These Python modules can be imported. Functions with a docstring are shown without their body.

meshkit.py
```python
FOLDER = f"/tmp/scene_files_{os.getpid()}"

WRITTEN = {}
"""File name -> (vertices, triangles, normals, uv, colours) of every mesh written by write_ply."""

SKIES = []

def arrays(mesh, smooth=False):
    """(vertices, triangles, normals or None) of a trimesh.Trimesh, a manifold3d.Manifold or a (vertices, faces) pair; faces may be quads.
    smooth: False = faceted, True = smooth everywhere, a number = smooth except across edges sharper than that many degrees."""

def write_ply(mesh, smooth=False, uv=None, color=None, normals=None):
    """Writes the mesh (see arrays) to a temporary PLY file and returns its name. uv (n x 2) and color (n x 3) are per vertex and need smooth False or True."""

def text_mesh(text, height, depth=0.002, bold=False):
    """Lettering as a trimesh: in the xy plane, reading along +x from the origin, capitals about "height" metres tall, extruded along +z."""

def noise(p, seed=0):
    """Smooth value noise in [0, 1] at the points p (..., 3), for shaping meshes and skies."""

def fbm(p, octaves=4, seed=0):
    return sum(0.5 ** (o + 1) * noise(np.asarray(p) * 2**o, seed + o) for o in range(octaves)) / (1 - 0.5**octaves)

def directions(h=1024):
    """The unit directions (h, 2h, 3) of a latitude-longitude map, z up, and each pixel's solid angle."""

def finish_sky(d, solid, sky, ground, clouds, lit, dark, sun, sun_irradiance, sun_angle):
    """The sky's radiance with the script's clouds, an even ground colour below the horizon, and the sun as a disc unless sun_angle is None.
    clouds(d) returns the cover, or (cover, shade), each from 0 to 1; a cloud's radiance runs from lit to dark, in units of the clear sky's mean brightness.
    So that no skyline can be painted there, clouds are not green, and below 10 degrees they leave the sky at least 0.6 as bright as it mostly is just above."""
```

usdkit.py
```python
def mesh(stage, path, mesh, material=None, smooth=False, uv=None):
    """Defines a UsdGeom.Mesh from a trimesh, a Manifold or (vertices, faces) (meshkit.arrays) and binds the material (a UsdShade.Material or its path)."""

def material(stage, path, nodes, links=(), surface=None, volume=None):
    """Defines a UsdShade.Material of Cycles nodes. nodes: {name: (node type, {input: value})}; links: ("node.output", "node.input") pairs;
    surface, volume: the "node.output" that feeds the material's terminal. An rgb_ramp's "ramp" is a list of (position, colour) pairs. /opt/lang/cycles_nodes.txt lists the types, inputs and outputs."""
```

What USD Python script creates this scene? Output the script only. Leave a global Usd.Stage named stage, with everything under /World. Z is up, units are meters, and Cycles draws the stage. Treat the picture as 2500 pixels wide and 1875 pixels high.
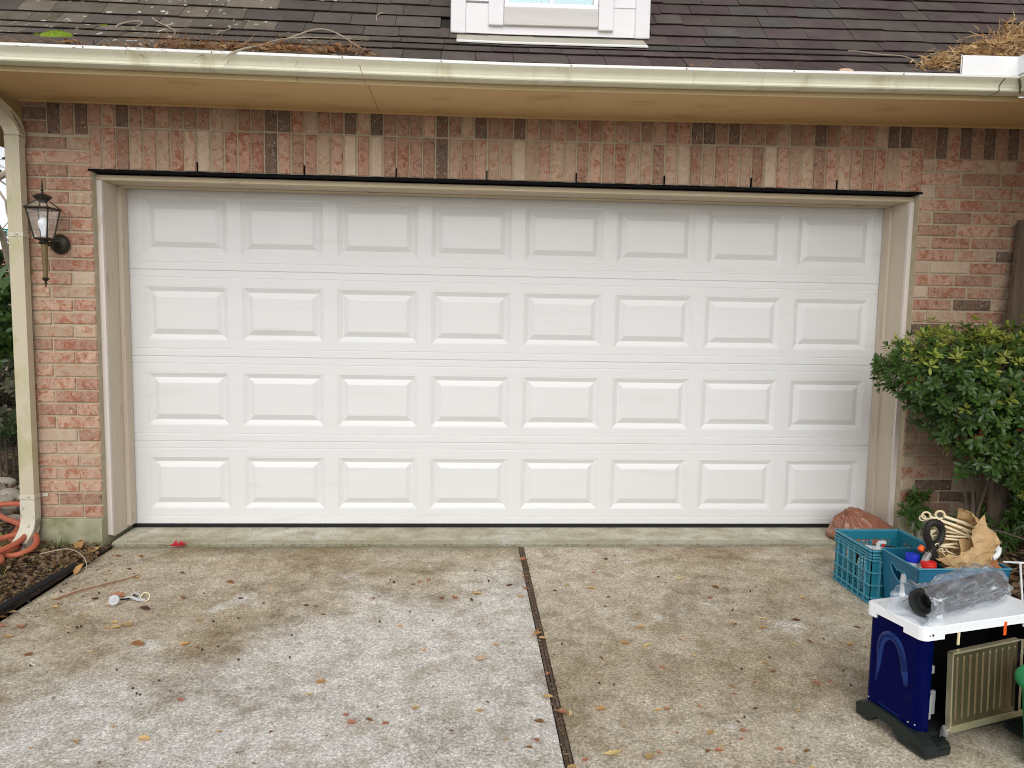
import math, random, numpy as np, trimesh, usdkit, meshkit
from pxr import Usd, UsdGeom, UsdLux, UsdShade, Gf, Sdf
from trimesh import util as tu

stage = Usd.Stage.CreateInMemory()
UsdGeom.SetStageUpAxis(stage, UsdGeom.Tokens.z)
UsdGeom.SetStageMetersPerUnit(stage, 1.0)
UsdGeom.Xform.Define(stage, '/World')
UsdGeom.Scope.Define(stage, '/World/Looks')

# ------------------------------------------------------------------ camera, sky, sun, exposure
CAM = np.array([2.1314, -4.7615, 1.3704])
YAW, PITCH, ROLL = map(math.radians, (3.3943, -5.2808, 0.9914))
cam = UsdGeom.Camera.Define(stage, '/World/camera')
cf = np.array([math.sin(YAW) * math.cos(PITCH), math.cos(YAW) * math.cos(PITCH), math.sin(PITCH)])
cr = np.array([math.cos(YAW), -math.sin(YAW), 0.0]); cu = np.cross(cr, cf)
r2 = math.cos(ROLL) * cr + math.sin(ROLL) * cu; u2 = -math.sin(ROLL) * cr + math.cos(ROLL) * cu
cam.AddTransformOp().Set(Gf.Matrix4d(*r2, 0, *u2, 0, *(-cf), 0, *CAM, 1))
cam.CreateHorizontalApertureAttr(36.0); cam.CreateVerticalApertureAttr(27.0)
cam.CreateFocalLengthAttr(36.0 * 1798.76 / 2500)
cam.CreateClippingRangeAttr(Gf.Vec2f(0.05, 500))
cam.CreateExposureAttr(0.66)

SUN_EL, SUN_AZ = math.radians(37), math.radians(183)      # azimuth = atan2(x, y) of the direction towards the sun
sund = np.array([math.sin(SUN_AZ) * math.cos(SUN_EL), math.cos(SUN_AZ) * math.cos(SUN_EL), math.sin(SUN_EL)])
sky = usdkit.material(stage, '/World/Looks/overcast_sky', {
    'sky': ('sky_texture', {'sky_type': 'single_scattering', 'sun_disc': False, 'sun_elevation': SUN_EL, 'sun_rotation': SUN_AZ}),
    'bw': ('rgb_to_bw', {}), 'tint': ('mix', {'mix_type': 'multiply', 'fac': 1.0, 'color2': (0.995, 1.005, 1.02)}),
    'tc': ('texture_coordinate', {}), 'n': ('noise_texture', {'scale': 2.2, 'detail': 5, 'roughness': 0.55}),
    'r': ('rgb_ramp', {'ramp': [(0.3, (0.72, 0.72, 0.72)), (0.6, (0.98, 0.98, 0.98))]}),
    'm': ('mix', {}), 'bg': ('background_shader', {'strength': 0.12})},
    [('sky.color', 'bw.color'), ('bw.val', 'tint.color1'), ('tc.generated', 'n.vector'), ('n.fac', 'r.fac'), ('r.color', 'm.fac'),
     ('sky.color', 'm.color1'), ('tint.color', 'm.color2'), ('m.color', 'bg.color')], surface='bg.background')
dome = UsdLux.DomeLight.Define(stage, '/World/sky')
UsdShade.MaterialBindingAPI.Apply(dome.GetPrim()).Bind(sky)
dome.GetPrim().SetCustomDataByKey('kind', 'structure')
dome.GetPrim().SetCustomDataByKey('label', 'pale overcast sky above the garage'); dome.GetPrim().SetCustomDataByKey('category', 'sky')
sun = UsdLux.DistantLight.Define(stage, '/World/sun')
sun.CreateNormalizeAttr(True); sun.CreateIntensityAttr(0.3); sun.CreateAngleAttr(55.0); sun.CreateColorAttr(Gf.Vec3f(1.0, 0.985, 0.965))
zax = sund; xax = np.cross([0, 0, 1.0], zax); xax /= np.linalg.norm(xax); yax = np.cross(zax, xax)
sun.AddTransformOp().Set(Gf.Matrix4d(*xax, 0, *yax, 0, *zax, 0, *(zax * 30), 1))

# ------------------------------------------------------------------ helpers
used = {}
def path_for(name, parent):
    base = (parent or '/World') + '/'
    k = used.get(base + name, -1) + 1; used[base + name] = k
    return base + (name if k == 0 else f'{name}_{k:03d}')
RX, RZ = [-1.5, -.3, 1.1, 2.3, 3.5, 4.6, 5.5, 7], [0, 0, -.003, -.006, .006, .022, .032, .04]
def settle(v):
    """the old eave line is not quite straight: it sags in the middle and rises a little to the right"""
    v = np.array(v, float); v[:, 2] += np.interp(v[:, 0], RX, RZ) * np.clip((v[:, 2] - 2.16) / .35, 0, 1); return v
def tag(p, label=None, cat=None, group=None, kind=None):
    prim = stage.GetPrimAtPath(p) if isinstance(p, str) else p
    for k, val in (('label', label), ('category', cat), ('group', group), ('kind', kind)):
        if val: prim.SetCustomDataByKey(k, val)
    return p
def obj(name, mesh, mat, parent=None, smooth=False, label=None, cat=None, group=None, kind=None):
    p = path_for(name, parent)
    if not isinstance(mesh, (tuple, list)) and not hasattr(mesh, 'to_mesh'): mesh = (np.array(mesh.vertices), np.array(mesh.faces))
    if parent and parent.startswith('/World/garage_house'):
        if hasattr(mesh, 'to_mesh'): mm = mesh.to_mesh(); mesh = (mm.vert_properties[:, :3], mm.tri_verts)
        mesh = (settle(mesh[0]), mesh[1])
    usdkit.mesh(stage, p, mesh, MATS[mat], smooth=smooth)
    tag(p, label, cat, group, kind)
    return p
def thing(name, label, cat, group=None, kind=None):
    p = path_for(name, None); UsdGeom.Xform.Define(stage, p); return tag(p, label, cat, group, kind)
def part_x(name, parent):
    p = path_for(name, parent); UsdGeom.Xform.Define(stage, p); return p
class MB:
    def __init__(s): s.v, s.f, s.n = [], [], 0
    def add(s, v, f):
        f = np.asarray(f, int)
        if f.shape[1] == 4: f = np.vstack([f[:, [0, 1, 2]], f[:, [0, 2, 3]]])
        s.v.append(np.asarray(v, float)); s.f.append(f + s.n); s.n += len(v); return s
    def mesh(s, m):
        if hasattr(m, 'to_mesh'): q = m.to_mesh(); return s.add(q.vert_properties[:, :3], q.tri_verts)
        return s.add(m.vertices, m.faces) if not isinstance(m, tuple) else s.add(*m)
    @property
    def t(s): return (np.vstack(s.v), np.vstack(s.f))
def box(x0, x1, y0, y1, z0, z1, nx=1, c=0.0):
    """box, optionally split along x (for long boards) and with its front (-y) edges chamfered by c"""
    xs = np.linspace(x0, x1, nx + 1)
    prof = [(y0 + c, z0), (y0, z0 + c), (y0, z1 - c), (y0 + c, z1), (y1, z1), (y1, z0)] if c else [(y0, z0), (y0, z1), (y1, z1), (y1, z0)]
    return extr(prof, xs)
def extr(prof, xs, caps=True, closed=True):
    """profile of (y, z) points carried along the x stations xs"""
    P = np.array(prof, float); n = len(P)
    v = np.concatenate([np.column_stack([np.full(n, x), P]) for x in xs]); f = []
    m = n if closed else n - 1
    for i in range(len(xs) - 1):
        for j in range(m):
            a, b = i * n + j, i * n + (j + 1) % n
            f.append((a, b, b + n, a + n))
    f = np.array(f); f = np.vstack([f[:, [0, 1, 2]], f[:, [0, 2, 3]]])
    if caps and closed:
        from shapely.geometry import Polygon
        import mapbox_earcut as E
        tri = E.triangulate_float64(P, np.array([n], np.uint32)).reshape(-1, 3)
        f = np.vstack([f, tri, tri[:, ::-1] + n * (len(xs) - 1)])
    m = trimesh.Trimesh(v, f, process=False)
    if m.is_watertight and m.volume < 0: f = f[:, ::-1]
    return (v, f)
def hullbox(x0, x1, y0, y1, z0, z1, r):
    p = [(a, b, c) for X in ((x0, r), (x1, -r)) for Y in ((y0, r), (y1, -r)) for Z in ((z0, r), (z1, -r))
         for a, b, c in ((X[0], Y[0] + Y[1], Z[0] + Z[1]), (X[0] + X[1], Y[0], Z[0] + Z[1]), (X[0] + X[1], Y[0] + Y[1], Z[0]))]
    h = trimesh.convex.convex_hull(np.array(p)); return (np.array(h.vertices), np.array(h.faces))
def xf(m, R=None, t=(0, 0, 0)):
    v, f = m; v = np.asarray(v, float)
    if R is not None: v = v @ np.asarray(R).T
    return (v + np.asarray(t, float), f)
def rotz(a): c, s = math.cos(a), math.sin(a); return np.array([[c, -s, 0], [s, c, 0], [0, 0, 1.0]])
def rotx(a): c, s = math.cos(a), math.sin(a); return np.array([[1.0, 0, 0], [0, c, -s], [0, s, c]])
def roty(a): c, s = math.cos(a), math.sin(a); return np.array([[c, 0, s], [0, 1.0, 0], [-s, 0, c]])
def spline(pts, n=60):
    from scipy.interpolate import splprep, splev
    P = np.array(pts, float); k = min(3, len(P) - 1)
    tck, _ = splprep(P.T, s=0, k=k); return np.array(splev(np.linspace(0, 1, n), tck)).T
def tube(pts, r, sides=10, caps=True):
    p = np.asarray(pts, float); n = len(p); r = np.broadcast_to(np.asarray(r, float), (n,))
    t = np.gradient(p, axis=0); t /= np.linalg.norm(t, axis=1, keepdims=True) + 1e-12
    a = np.cross(t[0], [0, 0, 1.0] if abs(t[0][2]) < .9 else [1.0, 0, 0]); a /= np.linalg.norm(a)
    v = []; ang = np.arange(sides) * 2 * np.pi / sides
    for i in range(n):
        a = a - t[i] * (a @ t[i]); a /= np.linalg.norm(a); b = np.cross(t[i], a)
        v.append(p[i] + r[i] * (np.cos(ang)[:, None] * a + np.sin(ang)[:, None] * b))
    v = np.concatenate(v); f = [(i * sides + j, i * sides + (j + 1) % sides, (i + 1) * sides + (j + 1) % sides, (i + 1) * sides + j) for i in range(n - 1) for j in range(sides)]
    f = np.array(f); f = np.vstack([f[:, [0, 1, 2]], f[:, [0, 2, 3]]])
    if caps:
        k = len(v); v = np.vstack([v, p[0], p[-1]]); o = (n - 1) * sides
        f = np.vstack([f, [(k, (j + 1) % sides, j) for j in range(sides)], [(k + 1, o + j, o + (j + 1) % sides) for j in range(sides)]])
    return (v, f)
def lathe(prof, n=24, centre=(0, 0, 0)):
    """(r, z) profile turned about z"""
    P = np.array(prof, float); ang = np.arange(n) * 2 * np.pi / n
    v = np.concatenate([np.column_stack([r * np.cos(ang), r * np.sin(ang), np.full(n, z)]) for r, z in P])
    f = [(i * n + j, i * n + (j + 1) % n, (i + 1) * n + (j + 1) % n, (i + 1) * n + j) for i in range(len(P) - 1) for j in range(n)]
    f = np.array(f); return (v + np.asarray(centre, float), np.vstack([f[:, [0, 1, 2]], f[:, [0, 2, 3]]]))

# ------------------------------------------------------------------ materials
MATS = {}
def mat(name, cols, scale=8, detail=5, rough=.75, bump=0.0, bscale=60, dist=.003, spec=.35, rnd=0.0, stretch=(1, 1, 1), metallic=0, island=0.0,
        fleck=None, coat=0, dirt=None, trans=0, coord='geometry.position', contrast=None):
    """procedural surface: a noise through a colour ramp; fleck=(colour, scale, amount) sprinkles; dirt=(colour, scale, lo, hi) blotches"""
    pos = [(i / max(1, len(cols) - 1) * .5 + .25, c) for i, c in enumerate(cols)] if len(cols) > 1 else [(0, cols[0]), (1, cols[0])]
    if contrast: pos = [(.5 + (i / (len(cols) - 1) - .5) * contrast, c) for i, c in enumerate(cols)]
    N = {'g': ('geometry', {}), 'oi': ('object_info', {}), 'mp': ('mapping', {'scale': stretch}), 'n': ('noise_texture', {'scale': scale, 'detail': detail, 'roughness': .6}),
         'r': ('rgb_ramp', {'ramp': pos}), 'p': ('principled_bsdf', {'roughness': rough, 'specular_ior_level': spec, 'metallic': metallic, 'coat_weight': coat})}
    L = [('g.position', 'mp.vector'), ('mp.vector', 'n.vector'), ('n.fac', 'r.fac')]
    col = 'r.color'
    if rnd or island:
        N['k'] = ('map_range', {'from_min': 0., 'from_max': 1., 'to_min': 1 - (rnd or island), 'to_max': 1 + (rnd or island)}); N['h'] = ('hsv', {})
        L += [('oi.random' if rnd else 'g.random_per_island', 'k.value'), ('k.result', 'h.value'), (col, 'h.color')]; col = 'h.color'
    if dirt:
        c, s, lo, hi = dirt
        N['dn'] = ('noise_texture', {'scale': s, 'detail': 6, 'roughness': .65}); N['dr'] = ('map_range', {'from_min': lo, 'from_max': hi, 'clamp': True}); N['dm'] = ('mix', {'color2': c})
        L += [('mp.vector', 'dn.vector'), ('dn.fac', 'dr.value'), ('dr.result', 'dm.fac'), (col, 'dm.color1')]; col = 'dm.color'
    if fleck:
        c, s, am = fleck
        N['fn'] = ('noise_texture', {'scale': s, 'detail': 2}); N['fr'] = ('map_range', {'from_min': 1 - am, 'from_max': 1 - am + .04, 'clamp': True}); N['fm'] = ('mix', {'color2': c})
        L += [('g.position', 'fn.vector'), ('fn.fac', 'fr.value'), ('fr.result', 'fm.fac'), (col, 'fm.color1')]; col = 'fm.color'
    L += [(col, 'p.base_color')]
    if bump:
        N['bn'] = ('noise_texture', {'scale': bscale, 'detail': 4, 'roughness': .65}); N['b'] = ('bump', {'strength': bump, 'distance': dist})
        L += [('mp.vector', 'bn.vector'), ('bn.fac', 'b.height'), ('b.normal', 'p.normal')]
    surf = 'p.BSDF'
    if trans:
        N['tr'] = ('translucent_bsdf', {}); N['mx'] = ('mix_closure', {'fac': trans}); L += [(col, 'tr.color'), ('p.BSDF', 'mx.closure1'), ('tr.BSDF', 'mx.closure2')]; surf = 'mx.closure'
    MATS[name] = usdkit.material(stage, '/World/Looks/' + name, N, L, surface=surf)
def sheet(name, col, alpha, rough=.1, ior=1.45, bump=0, bscale=20, white=.0, tint=(1, 1, 1), film=(.05, .55)):
    """thin clear sheet: sees through, with a glossy film and a little milky scatter"""
    N = {'t': ('transparent_bsdf', {'color': tint}), 'gl': ('glossy_bsdf', {'color': (1, 1, 1), 'roughness': rough}), 'lw': ('layer_weight', {'blend': .5}), 'pw': ('math', {'math_type': 'power', 'value2': 2.6}), 'fr': ('math', {'math_type': 'multiply_add', 'value2': film[1], 'value3': film[0]}), 'm': ('mix_closure', {}),
         'd': ('diffuse_bsdf', {'color': col}), 'm2': ('mix_closure', {'fac': white}), 'g': ('geometry', {}), 'bn': ('noise_texture', {'scale': bscale, 'detail': 3}), 'b': ('bump', {'strength': bump, 'distance': .01})}
    L = [('lw.facing', 'pw.value1'), ('pw.value', 'fr.value1'), ('fr.value', 'm.fac'), ('t.BSDF', 'm2.closure1'), ('d.BSDF', 'm2.closure2'), ('m2.closure', 'm.closure1'), ('gl.BSDF', 'm.closure2')]
    if bump: L += [('g.position', 'bn.vector'), ('bn.fac', 'b.height'), ('b.normal', 'gl.normal'), ('b.normal', 'lw.normal')]
    N = {k: x for k, x in N.items() if bump or k not in ('g', 'bn', 'b')}
    MATS[name] = usdkit.material(stage, '/World/Looks/' + name, N, L, surface='m.closure')

WHITE = [(.640, .655, .685), (.67, .68, .70)]
mat('door_white', [(.632, .632, .618), (.657, .655, .643)], scale=1.5, rough=.40, bump=.03, bscale=90, dist=.0006, stretch=(1, 1, 6), spec=.45, dirt=((.55, .53, .49), 1.7, .58, .9))
mat('trim_cream', [(.52, .42, .28), (.58, .48, .33)], scale=4, rough=.6, dirt=((.25, .17, .09), 9, .60, .75), bump=.15, bscale=40, stretch=(.4, 1, 1))
mat('jamb_paint', [(.50, .42, .33), (.56, .48, .39)], scale=5, rough=.65, dirt=((.26, .17, .09), 11, .60, .78), bump=.2, bscale=60, stretch=(1, 1, .25))
mat('jamb_edge', [(.60, .54, .49), (.66, .60, .55)], scale=5, rough=.65, dirt=((.33, .25, .17), 9, .63, .8), bump=.2, bscale=60, stretch=(1, 1, .25))
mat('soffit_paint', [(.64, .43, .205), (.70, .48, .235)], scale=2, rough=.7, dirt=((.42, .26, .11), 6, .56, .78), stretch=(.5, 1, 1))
mat('fascia_paint', [(.52, .385, .20), (.60, .455, .26)], scale=3, rough=.7, dirt=((.26, .15, .06), 7, .60, .8), stretch=(.5, 1, 1))
mat('gutter_enamel', [(.70, .68, .52), (.79, .775, .63)], scale=3, rough=.5, spec=.35, dirt=((.42, .36, .15), 3, .52, .80), stretch=(2.2, .6, .5), bump=.05, bscale=12)
mat('gutter_lip', [(.78, .77, .72), (.84, .83, .79)], scale=4, rough=.35, spec=.5, dirt=((.35, .30, .18), 14, .66, .78), stretch=(.6, 1, 1))
mat('splash_metal', [(.80, .80, .80), (.84, .84, .84)], scale=3, rough=.4)
mat('gutter_seam', [(.10, .09, .06), (.22, .20, .12)], scale=30, rough=.8)
mat('downspout_paint', [(.47, .41, .29), (.53, .47, .35)], scale=3, rough=.55, spec=.35, dirt=((.32, .31, .10), 3.2, .54, .70), stretch=(1, 1, .45), bump=.05, bscale=20)
mat('downspout_pale', [(.50, .46, .36), (.57, .53, .43)], scale=9, rough=.55, dirt=((.16, .13, .08), 20, .55, .66), stretch=(1, 1, .5))
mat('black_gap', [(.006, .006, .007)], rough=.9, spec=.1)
mat('rubber', [(.012, .012, .013)], rough=.75, spec=.25)
mat('mortar', [(.36, .30, .20), (.47, .40, .29)], scale=18, rough=.95, bump=.7, bscale=160, dist=.004)
mat('foundation_concrete', [(.20, .20, .11), (.32, .30, .20), (.40, .38, .28)], scale=7, rough=.95, bump=.5, bscale=80, dirt=((.12, .15, .04), 5, .5, .7))
def brick_mat(name, base, splash, dark, a_splash=.5, a_dark=.3):
    N = {'g': ('geometry', {}), 'oi': ('object_info', {}), 'w': ('vector_math', {'vector_math_type': 'add'}), 'p': ('principled_bsdf', {'roughness': .93, 'specular_ior_level': .2}),
         'n1': ('noise_texture', {'scale': 17, 'detail': 7, 'roughness': .68, 'distortion': 1.2}), 'n2': ('noise_texture', {'scale': 34, 'detail': 6, 'roughness': .7, 'distortion': .8}), 'n3': ('noise_texture', {'scale': 52, 'detail': 6, 'roughness': .75, 'distortion': 1.5}),
         'm1': ('map_range', {'from_min': .51, 'from_max': .58, 'to_max': a_splash, 'clamp': True}), 'm2': ('map_range', {'from_min': .54, 'from_max': .62, 'to_max': a_dark, 'clamp': True}), 'm3': ('map_range', {'from_min': .57, 'from_max': .63, 'to_max': .7, 'clamp': True}),
         'x0': ('hsv', {'color': base}), 'k': ('map_range', {'from_min': 0., 'from_max': 1., 'to_min': .87, 'to_max': 1.13}), 'x1': ('mix', {'color2': splash}), 'x2': ('mix', {'color2': dark}), 'x3': ('mix', {'color2': (.62, .50, .39)}),
         'bn': ('noise_texture', {'scale': 140, 'detail': 5, 'roughness': .7}), 'b': ('bump', {'strength': .5, 'distance': .003})}
    L = [('oi.random', 'k.value'), ('k.result', 'x0.value'), ('x0.color', 'x1.color1'), ('n1.fac', 'm1.value'), ('m1.result', 'x1.fac'), ('x1.color', 'x2.color1'), ('n2.fac', 'm2.value'), ('m2.result', 'x2.fac'),
         ('x2.color', 'x3.color1'), ('n3.fac', 'm3.value'), ('m3.result', 'x3.fac'), ('x3.color', 'p.base_color'), ('bn.fac', 'b.height'), ('b.normal', 'p.normal')]
    N.pop('w'); L += [('g.position', k + '.vector') for k in ('n1', 'n2', 'n3', 'bn')]
    MATS[name] = usdkit.material(stage, '/World/Looks/' + name, N, L, surface='p.BSDF')
brick_mat('brick_red', (.37, .215, .15), (.28, .095, .052), (.17, .095, .065), .9, .65)
brick_mat('brick_salmon', (.43, .28, .20), (.33, .125, .07), (.22, .135, .09), .85, .6)
brick_mat('brick_buff', (.42, .305, .215), (.35, .16, .095), (.25, .165, .115), .75, .55)
brick_mat('brick_brown', (.32, .195, .135), (.27, .105, .06), (.12, .08, .06), .65, .75)
brick_mat('brick_dark', (.145, .098, .072), (.22, .10, .065), (.055, .042, .034), .6, .8)
brick_mat('brick_pale', (.46, .36, .265), (.41, .25, .175), (.38, .27, .19), .45, .4)
mat('shingle_brown', [(.080, .064, .056), (.098, .080, .070), (.115, .096, .084)], scale=9, rough=.95, bump=.8, bscale=420, dist=.003, rnd=.14, spec=.15)
mat('shingle_purple', [(.072, .052, .050), (.092, .068, .065), (.108, .088, .078)], scale=7, rough=.95, bump=.8, bscale=420, dist=.003, rnd=.16, spec=.15)
mat('shingle_slate', [(.070, .062, .056), (.088, .078, .070), (.10, .09, .08)], scale=8, rough=.95, bump=.8, bscale=420, dist=.003, rnd=.2, spec=.15)
mat('shingle_lichen', [(.10, .085, .065), (.14, .115, .09), (.17, .145, .115)], scale=9, rough=.95, bump=.8, bscale=420, dist=.003, rnd=.2, fleck=((.52, .50, .44), 24, .355), spec=.15)
mat('roof_felt', [(.02, .017, .015), (.035, .03, .026)], scale=10, rough=.95)
mat('dormer_paint', [(.69, .665, .675), (.75, .725, .73)], scale=4, rough=.6, bump=.25, bscale=30, stretch=(.12, 1, 2.5), dirt=((.52, .46, .42), 6, .60, .8))
mat('dormer_sill', [(.50, .47, .44), (.60, .56, .54)], scale=5, rough=.65, bump=.3, bscale=30, stretch=(.12, 1, 2.5))
mat('window_vinyl', [(.80, .81, .80), (.83, .84, .83)], scale=3, rough=.35)
mat('flashing', [(.34, .32, .25), (.44, .41, .33)], scale=6, rough=.5, metallic=.0, stretch=(.3, 1, 1))
mat('dark_room', [(.05, .10, .11), (.08, .15, .16)], scale=3, rough=.9)
sheet('window_glass', (.3, .5, .55), 0, rough=.03, ior=1.7, white=.02, tint=(.55, .80, .83), film=(.12, .4))
sheet('lamp_glass', (.8, .8, .75), 0, rough=.05, white=.03, film=(.04, .4))
mat('lamp_bronze', [(.022, .020, .016), (.05, .042, .028)], scale=40, rough=.45, metallic=.6)
mat('lamp_brass', [(.13, .09, .04), (.19, .14, .065)], scale=30, rough=.5, metallic=.4)
mat('dull_white', [(.40, .41, .41), (.50, .51, .50)], scale=60, rough=.6)
mat('bulb_white', [(.80, .84, .88)], rough=.25)
mat('teal_plastic', [(.010, .155, .225), (.016, .185, .255)], scale=5, rough=.42, spec=.45, bump=.06, bscale=160)
mat('teal_edge', [(.06, .27, .36), (.08, .30, .40)], scale=5, rough=.5, spec=.45)
mat('bin_plastic', [(.008, .105, .20), (.012, .125, .225)], scale=3, rough=.38, spec=.4, bump=.04, bscale=120)
mat('navy_enamel', [(.0004, .0016, .038), (.0006, .002, .048)], scale=3, rough=.2, spec=.06, dirt=((.008, .010, .05), 9, .62, .75))
mat('navy_relief', [(.004, .022, .13), (.006, .028, .15)], scale=3, rough=.2, spec=.35)  # lighter copy of the navy enamel, painting the reflections on the pressed relief
mat('appliance_white', [(.80, .82, .84), (.83, .85, .86)], scale=3, rough=.35, spec=.5, dirt=((.62, .63, .62), 8, .64, .8))
mat('base_black', [(.006, .010, .009), (.009, .014, .012)], scale=14, rough=.45, bump=.1, bscale=180)
mat('panel_metal', [(.17, .125, .07), (.25, .195, .12), (.38, .31, .20)], scale=6, rough=.32, metallic=.9, stretch=(1, 1, .3))
mat('panel_rim', [(.40, .36, .22), (.50, .45, .30)], scale=9, rough=.32, metallic=.75)
mat('grey_bracket', [(.30, .31, .31), (.38, .39, .39)], scale=20, rough=.45, metallic=.3)
mat('steel_bright', [(.55, .55, .53)], rough=.3, metallic=.9)
mat('orange_plastic', [(.75, .10, .015)], rough=.4)
mat('red_plastic', [(.62, .02, .015)], rough=.35)
mat('blue_plastic', [(.012, .03, .46)], rough=.35)
mat('white_plastic', [(.70, .72, .74)], rough=.4)
mat('cream_plastic', [(.66, .55, .33), (.74, .64, .43)], scale=18, rough=.4, spec=.5)
mat('black_pipe', [(.010, .010, .010), (.02, .02, .02)], scale=20, rough=.5)
mat('pipe_bore', [(.03, .035, .03)], rough=.6)
mat('black_corrugated', [(.012, .010, .009), (.024, .02, .017)], scale=20, rough=.4)
sheet('clear_bag', (.72, .78, .86), 0, rough=.06, bump=.3, bscale=16, white=.09, tint=(.94, .96, .98), film=(.10, .55))
sheet('clear_tube', (.5, .48, .45), 0, rough=.1, ior=1.6, white=.25, tint=(.8, .78, .75))
mat('kraft_paper', [(.42, .26, .115), (.52, .34, .165), (.58, .42, .24)], scale=9, rough=.8, bump=.8, bscale=22, dist=.012, trans=.12)
mat('brown_plastic', [(.24, .092, .05), (.29, .12, .072)], scale=5, rough=.34, spec=.6, bump=.25, bscale=14, dist=.01)
mat('carton', [(.30, .11, .035), (.40, .17, .06)], scale=8, rough=.8)
mat('green_plastic', [(.008, .16, .05), (.02, .26, .10)], scale=4, rough=.4)
mat('hose_rubber', [(.36, .085, .042), (.45, .125, .068)], scale=9, rough=.55, spec=.3, dirt=((.28, .13, .08), 16, .56, .75))
mat('old_wood', [(.07, .045, .032), (.12, .085, .06), (.16, .12, .09)], scale=6, rough=.9, stretch=(5, 5, .35), bump=.4, bscale=30)
mat('joint_wood', [(.03, .02, .013), (.10, .07, .048), (.20, .155, .115)], scale=22, rough=.95, stretch=(9, .5, 1), bump=.7, bscale=50)
mat('soil', [(.035, .022, .014), (.06, .04, .025), (.085, .055, .035)], scale=14, rough=1, bump=1.0, bscale=45, dist=.02)
mat('lawn_soil', [(.05, .05, .02), (.09, .085, .04)], scale=3, rough=1)
mat('bark', [(.06, .045, .032), (.11, .085, .062)], scale=20, rough=.95, bump=.6, bscale=60, stretch=(1, 1, .4))
mat('twig_pale', [(.30, .24, .17), (.42, .35, .27)], scale=30, rough=.9)
mat('twig_red', [(.22, .075, .035), (.30, .12, .06)], scale=30, rough=.85)
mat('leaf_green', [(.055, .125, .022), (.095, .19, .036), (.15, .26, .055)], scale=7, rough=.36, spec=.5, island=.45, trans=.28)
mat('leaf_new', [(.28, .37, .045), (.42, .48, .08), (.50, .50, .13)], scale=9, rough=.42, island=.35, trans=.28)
mat('leaf_red', [(.35, .08, .03), (.42, .13, .04)], scale=9, rough=.5, island=.2, trans=.2)
mat('leaf_far', [(.03, .06, .018), (.06, .10, .03), (.11, .14, .05)], scale=3, rough=.5, island=.4, trans=.2)
mat('leaf_pale', [(.20, .21, .12), (.34, .33, .22)], scale=4, rough=.6, island=.4, trans=.25)
mat('moss', [(.20, .29, .02), (.30, .42, .04)], scale=25, rough=1, bump=.8, bscale=200, island=.3)
mat('grass_blade', [(.05, .085, .022), (.09, .14, .04)], scale=20, rough=.5, island=.35, trans=.2)
mat('stone', [(.24, .20, .15), (.34, .30, .23), (.42, .38, .32)], scale=9, rough=.85, rnd=.3, bump=.3, bscale=40)
mat('litter', [(.26, .12, .05), (.56, .33, .16), (.80, .64, .42)], scale=22, rough=.8, island=.7, trans=.1, contrast=.36)
mat('needles', [(.32, .12, .045), (.48, .24, .10), (.62, .42, .22)], scale=14, rough=.8, island=.45)
mat('straw', [(.58, .28, .10), (.76, .48, .22), (.86, .66, .40)], scale=14, rough=.8, island=.4)
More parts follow.
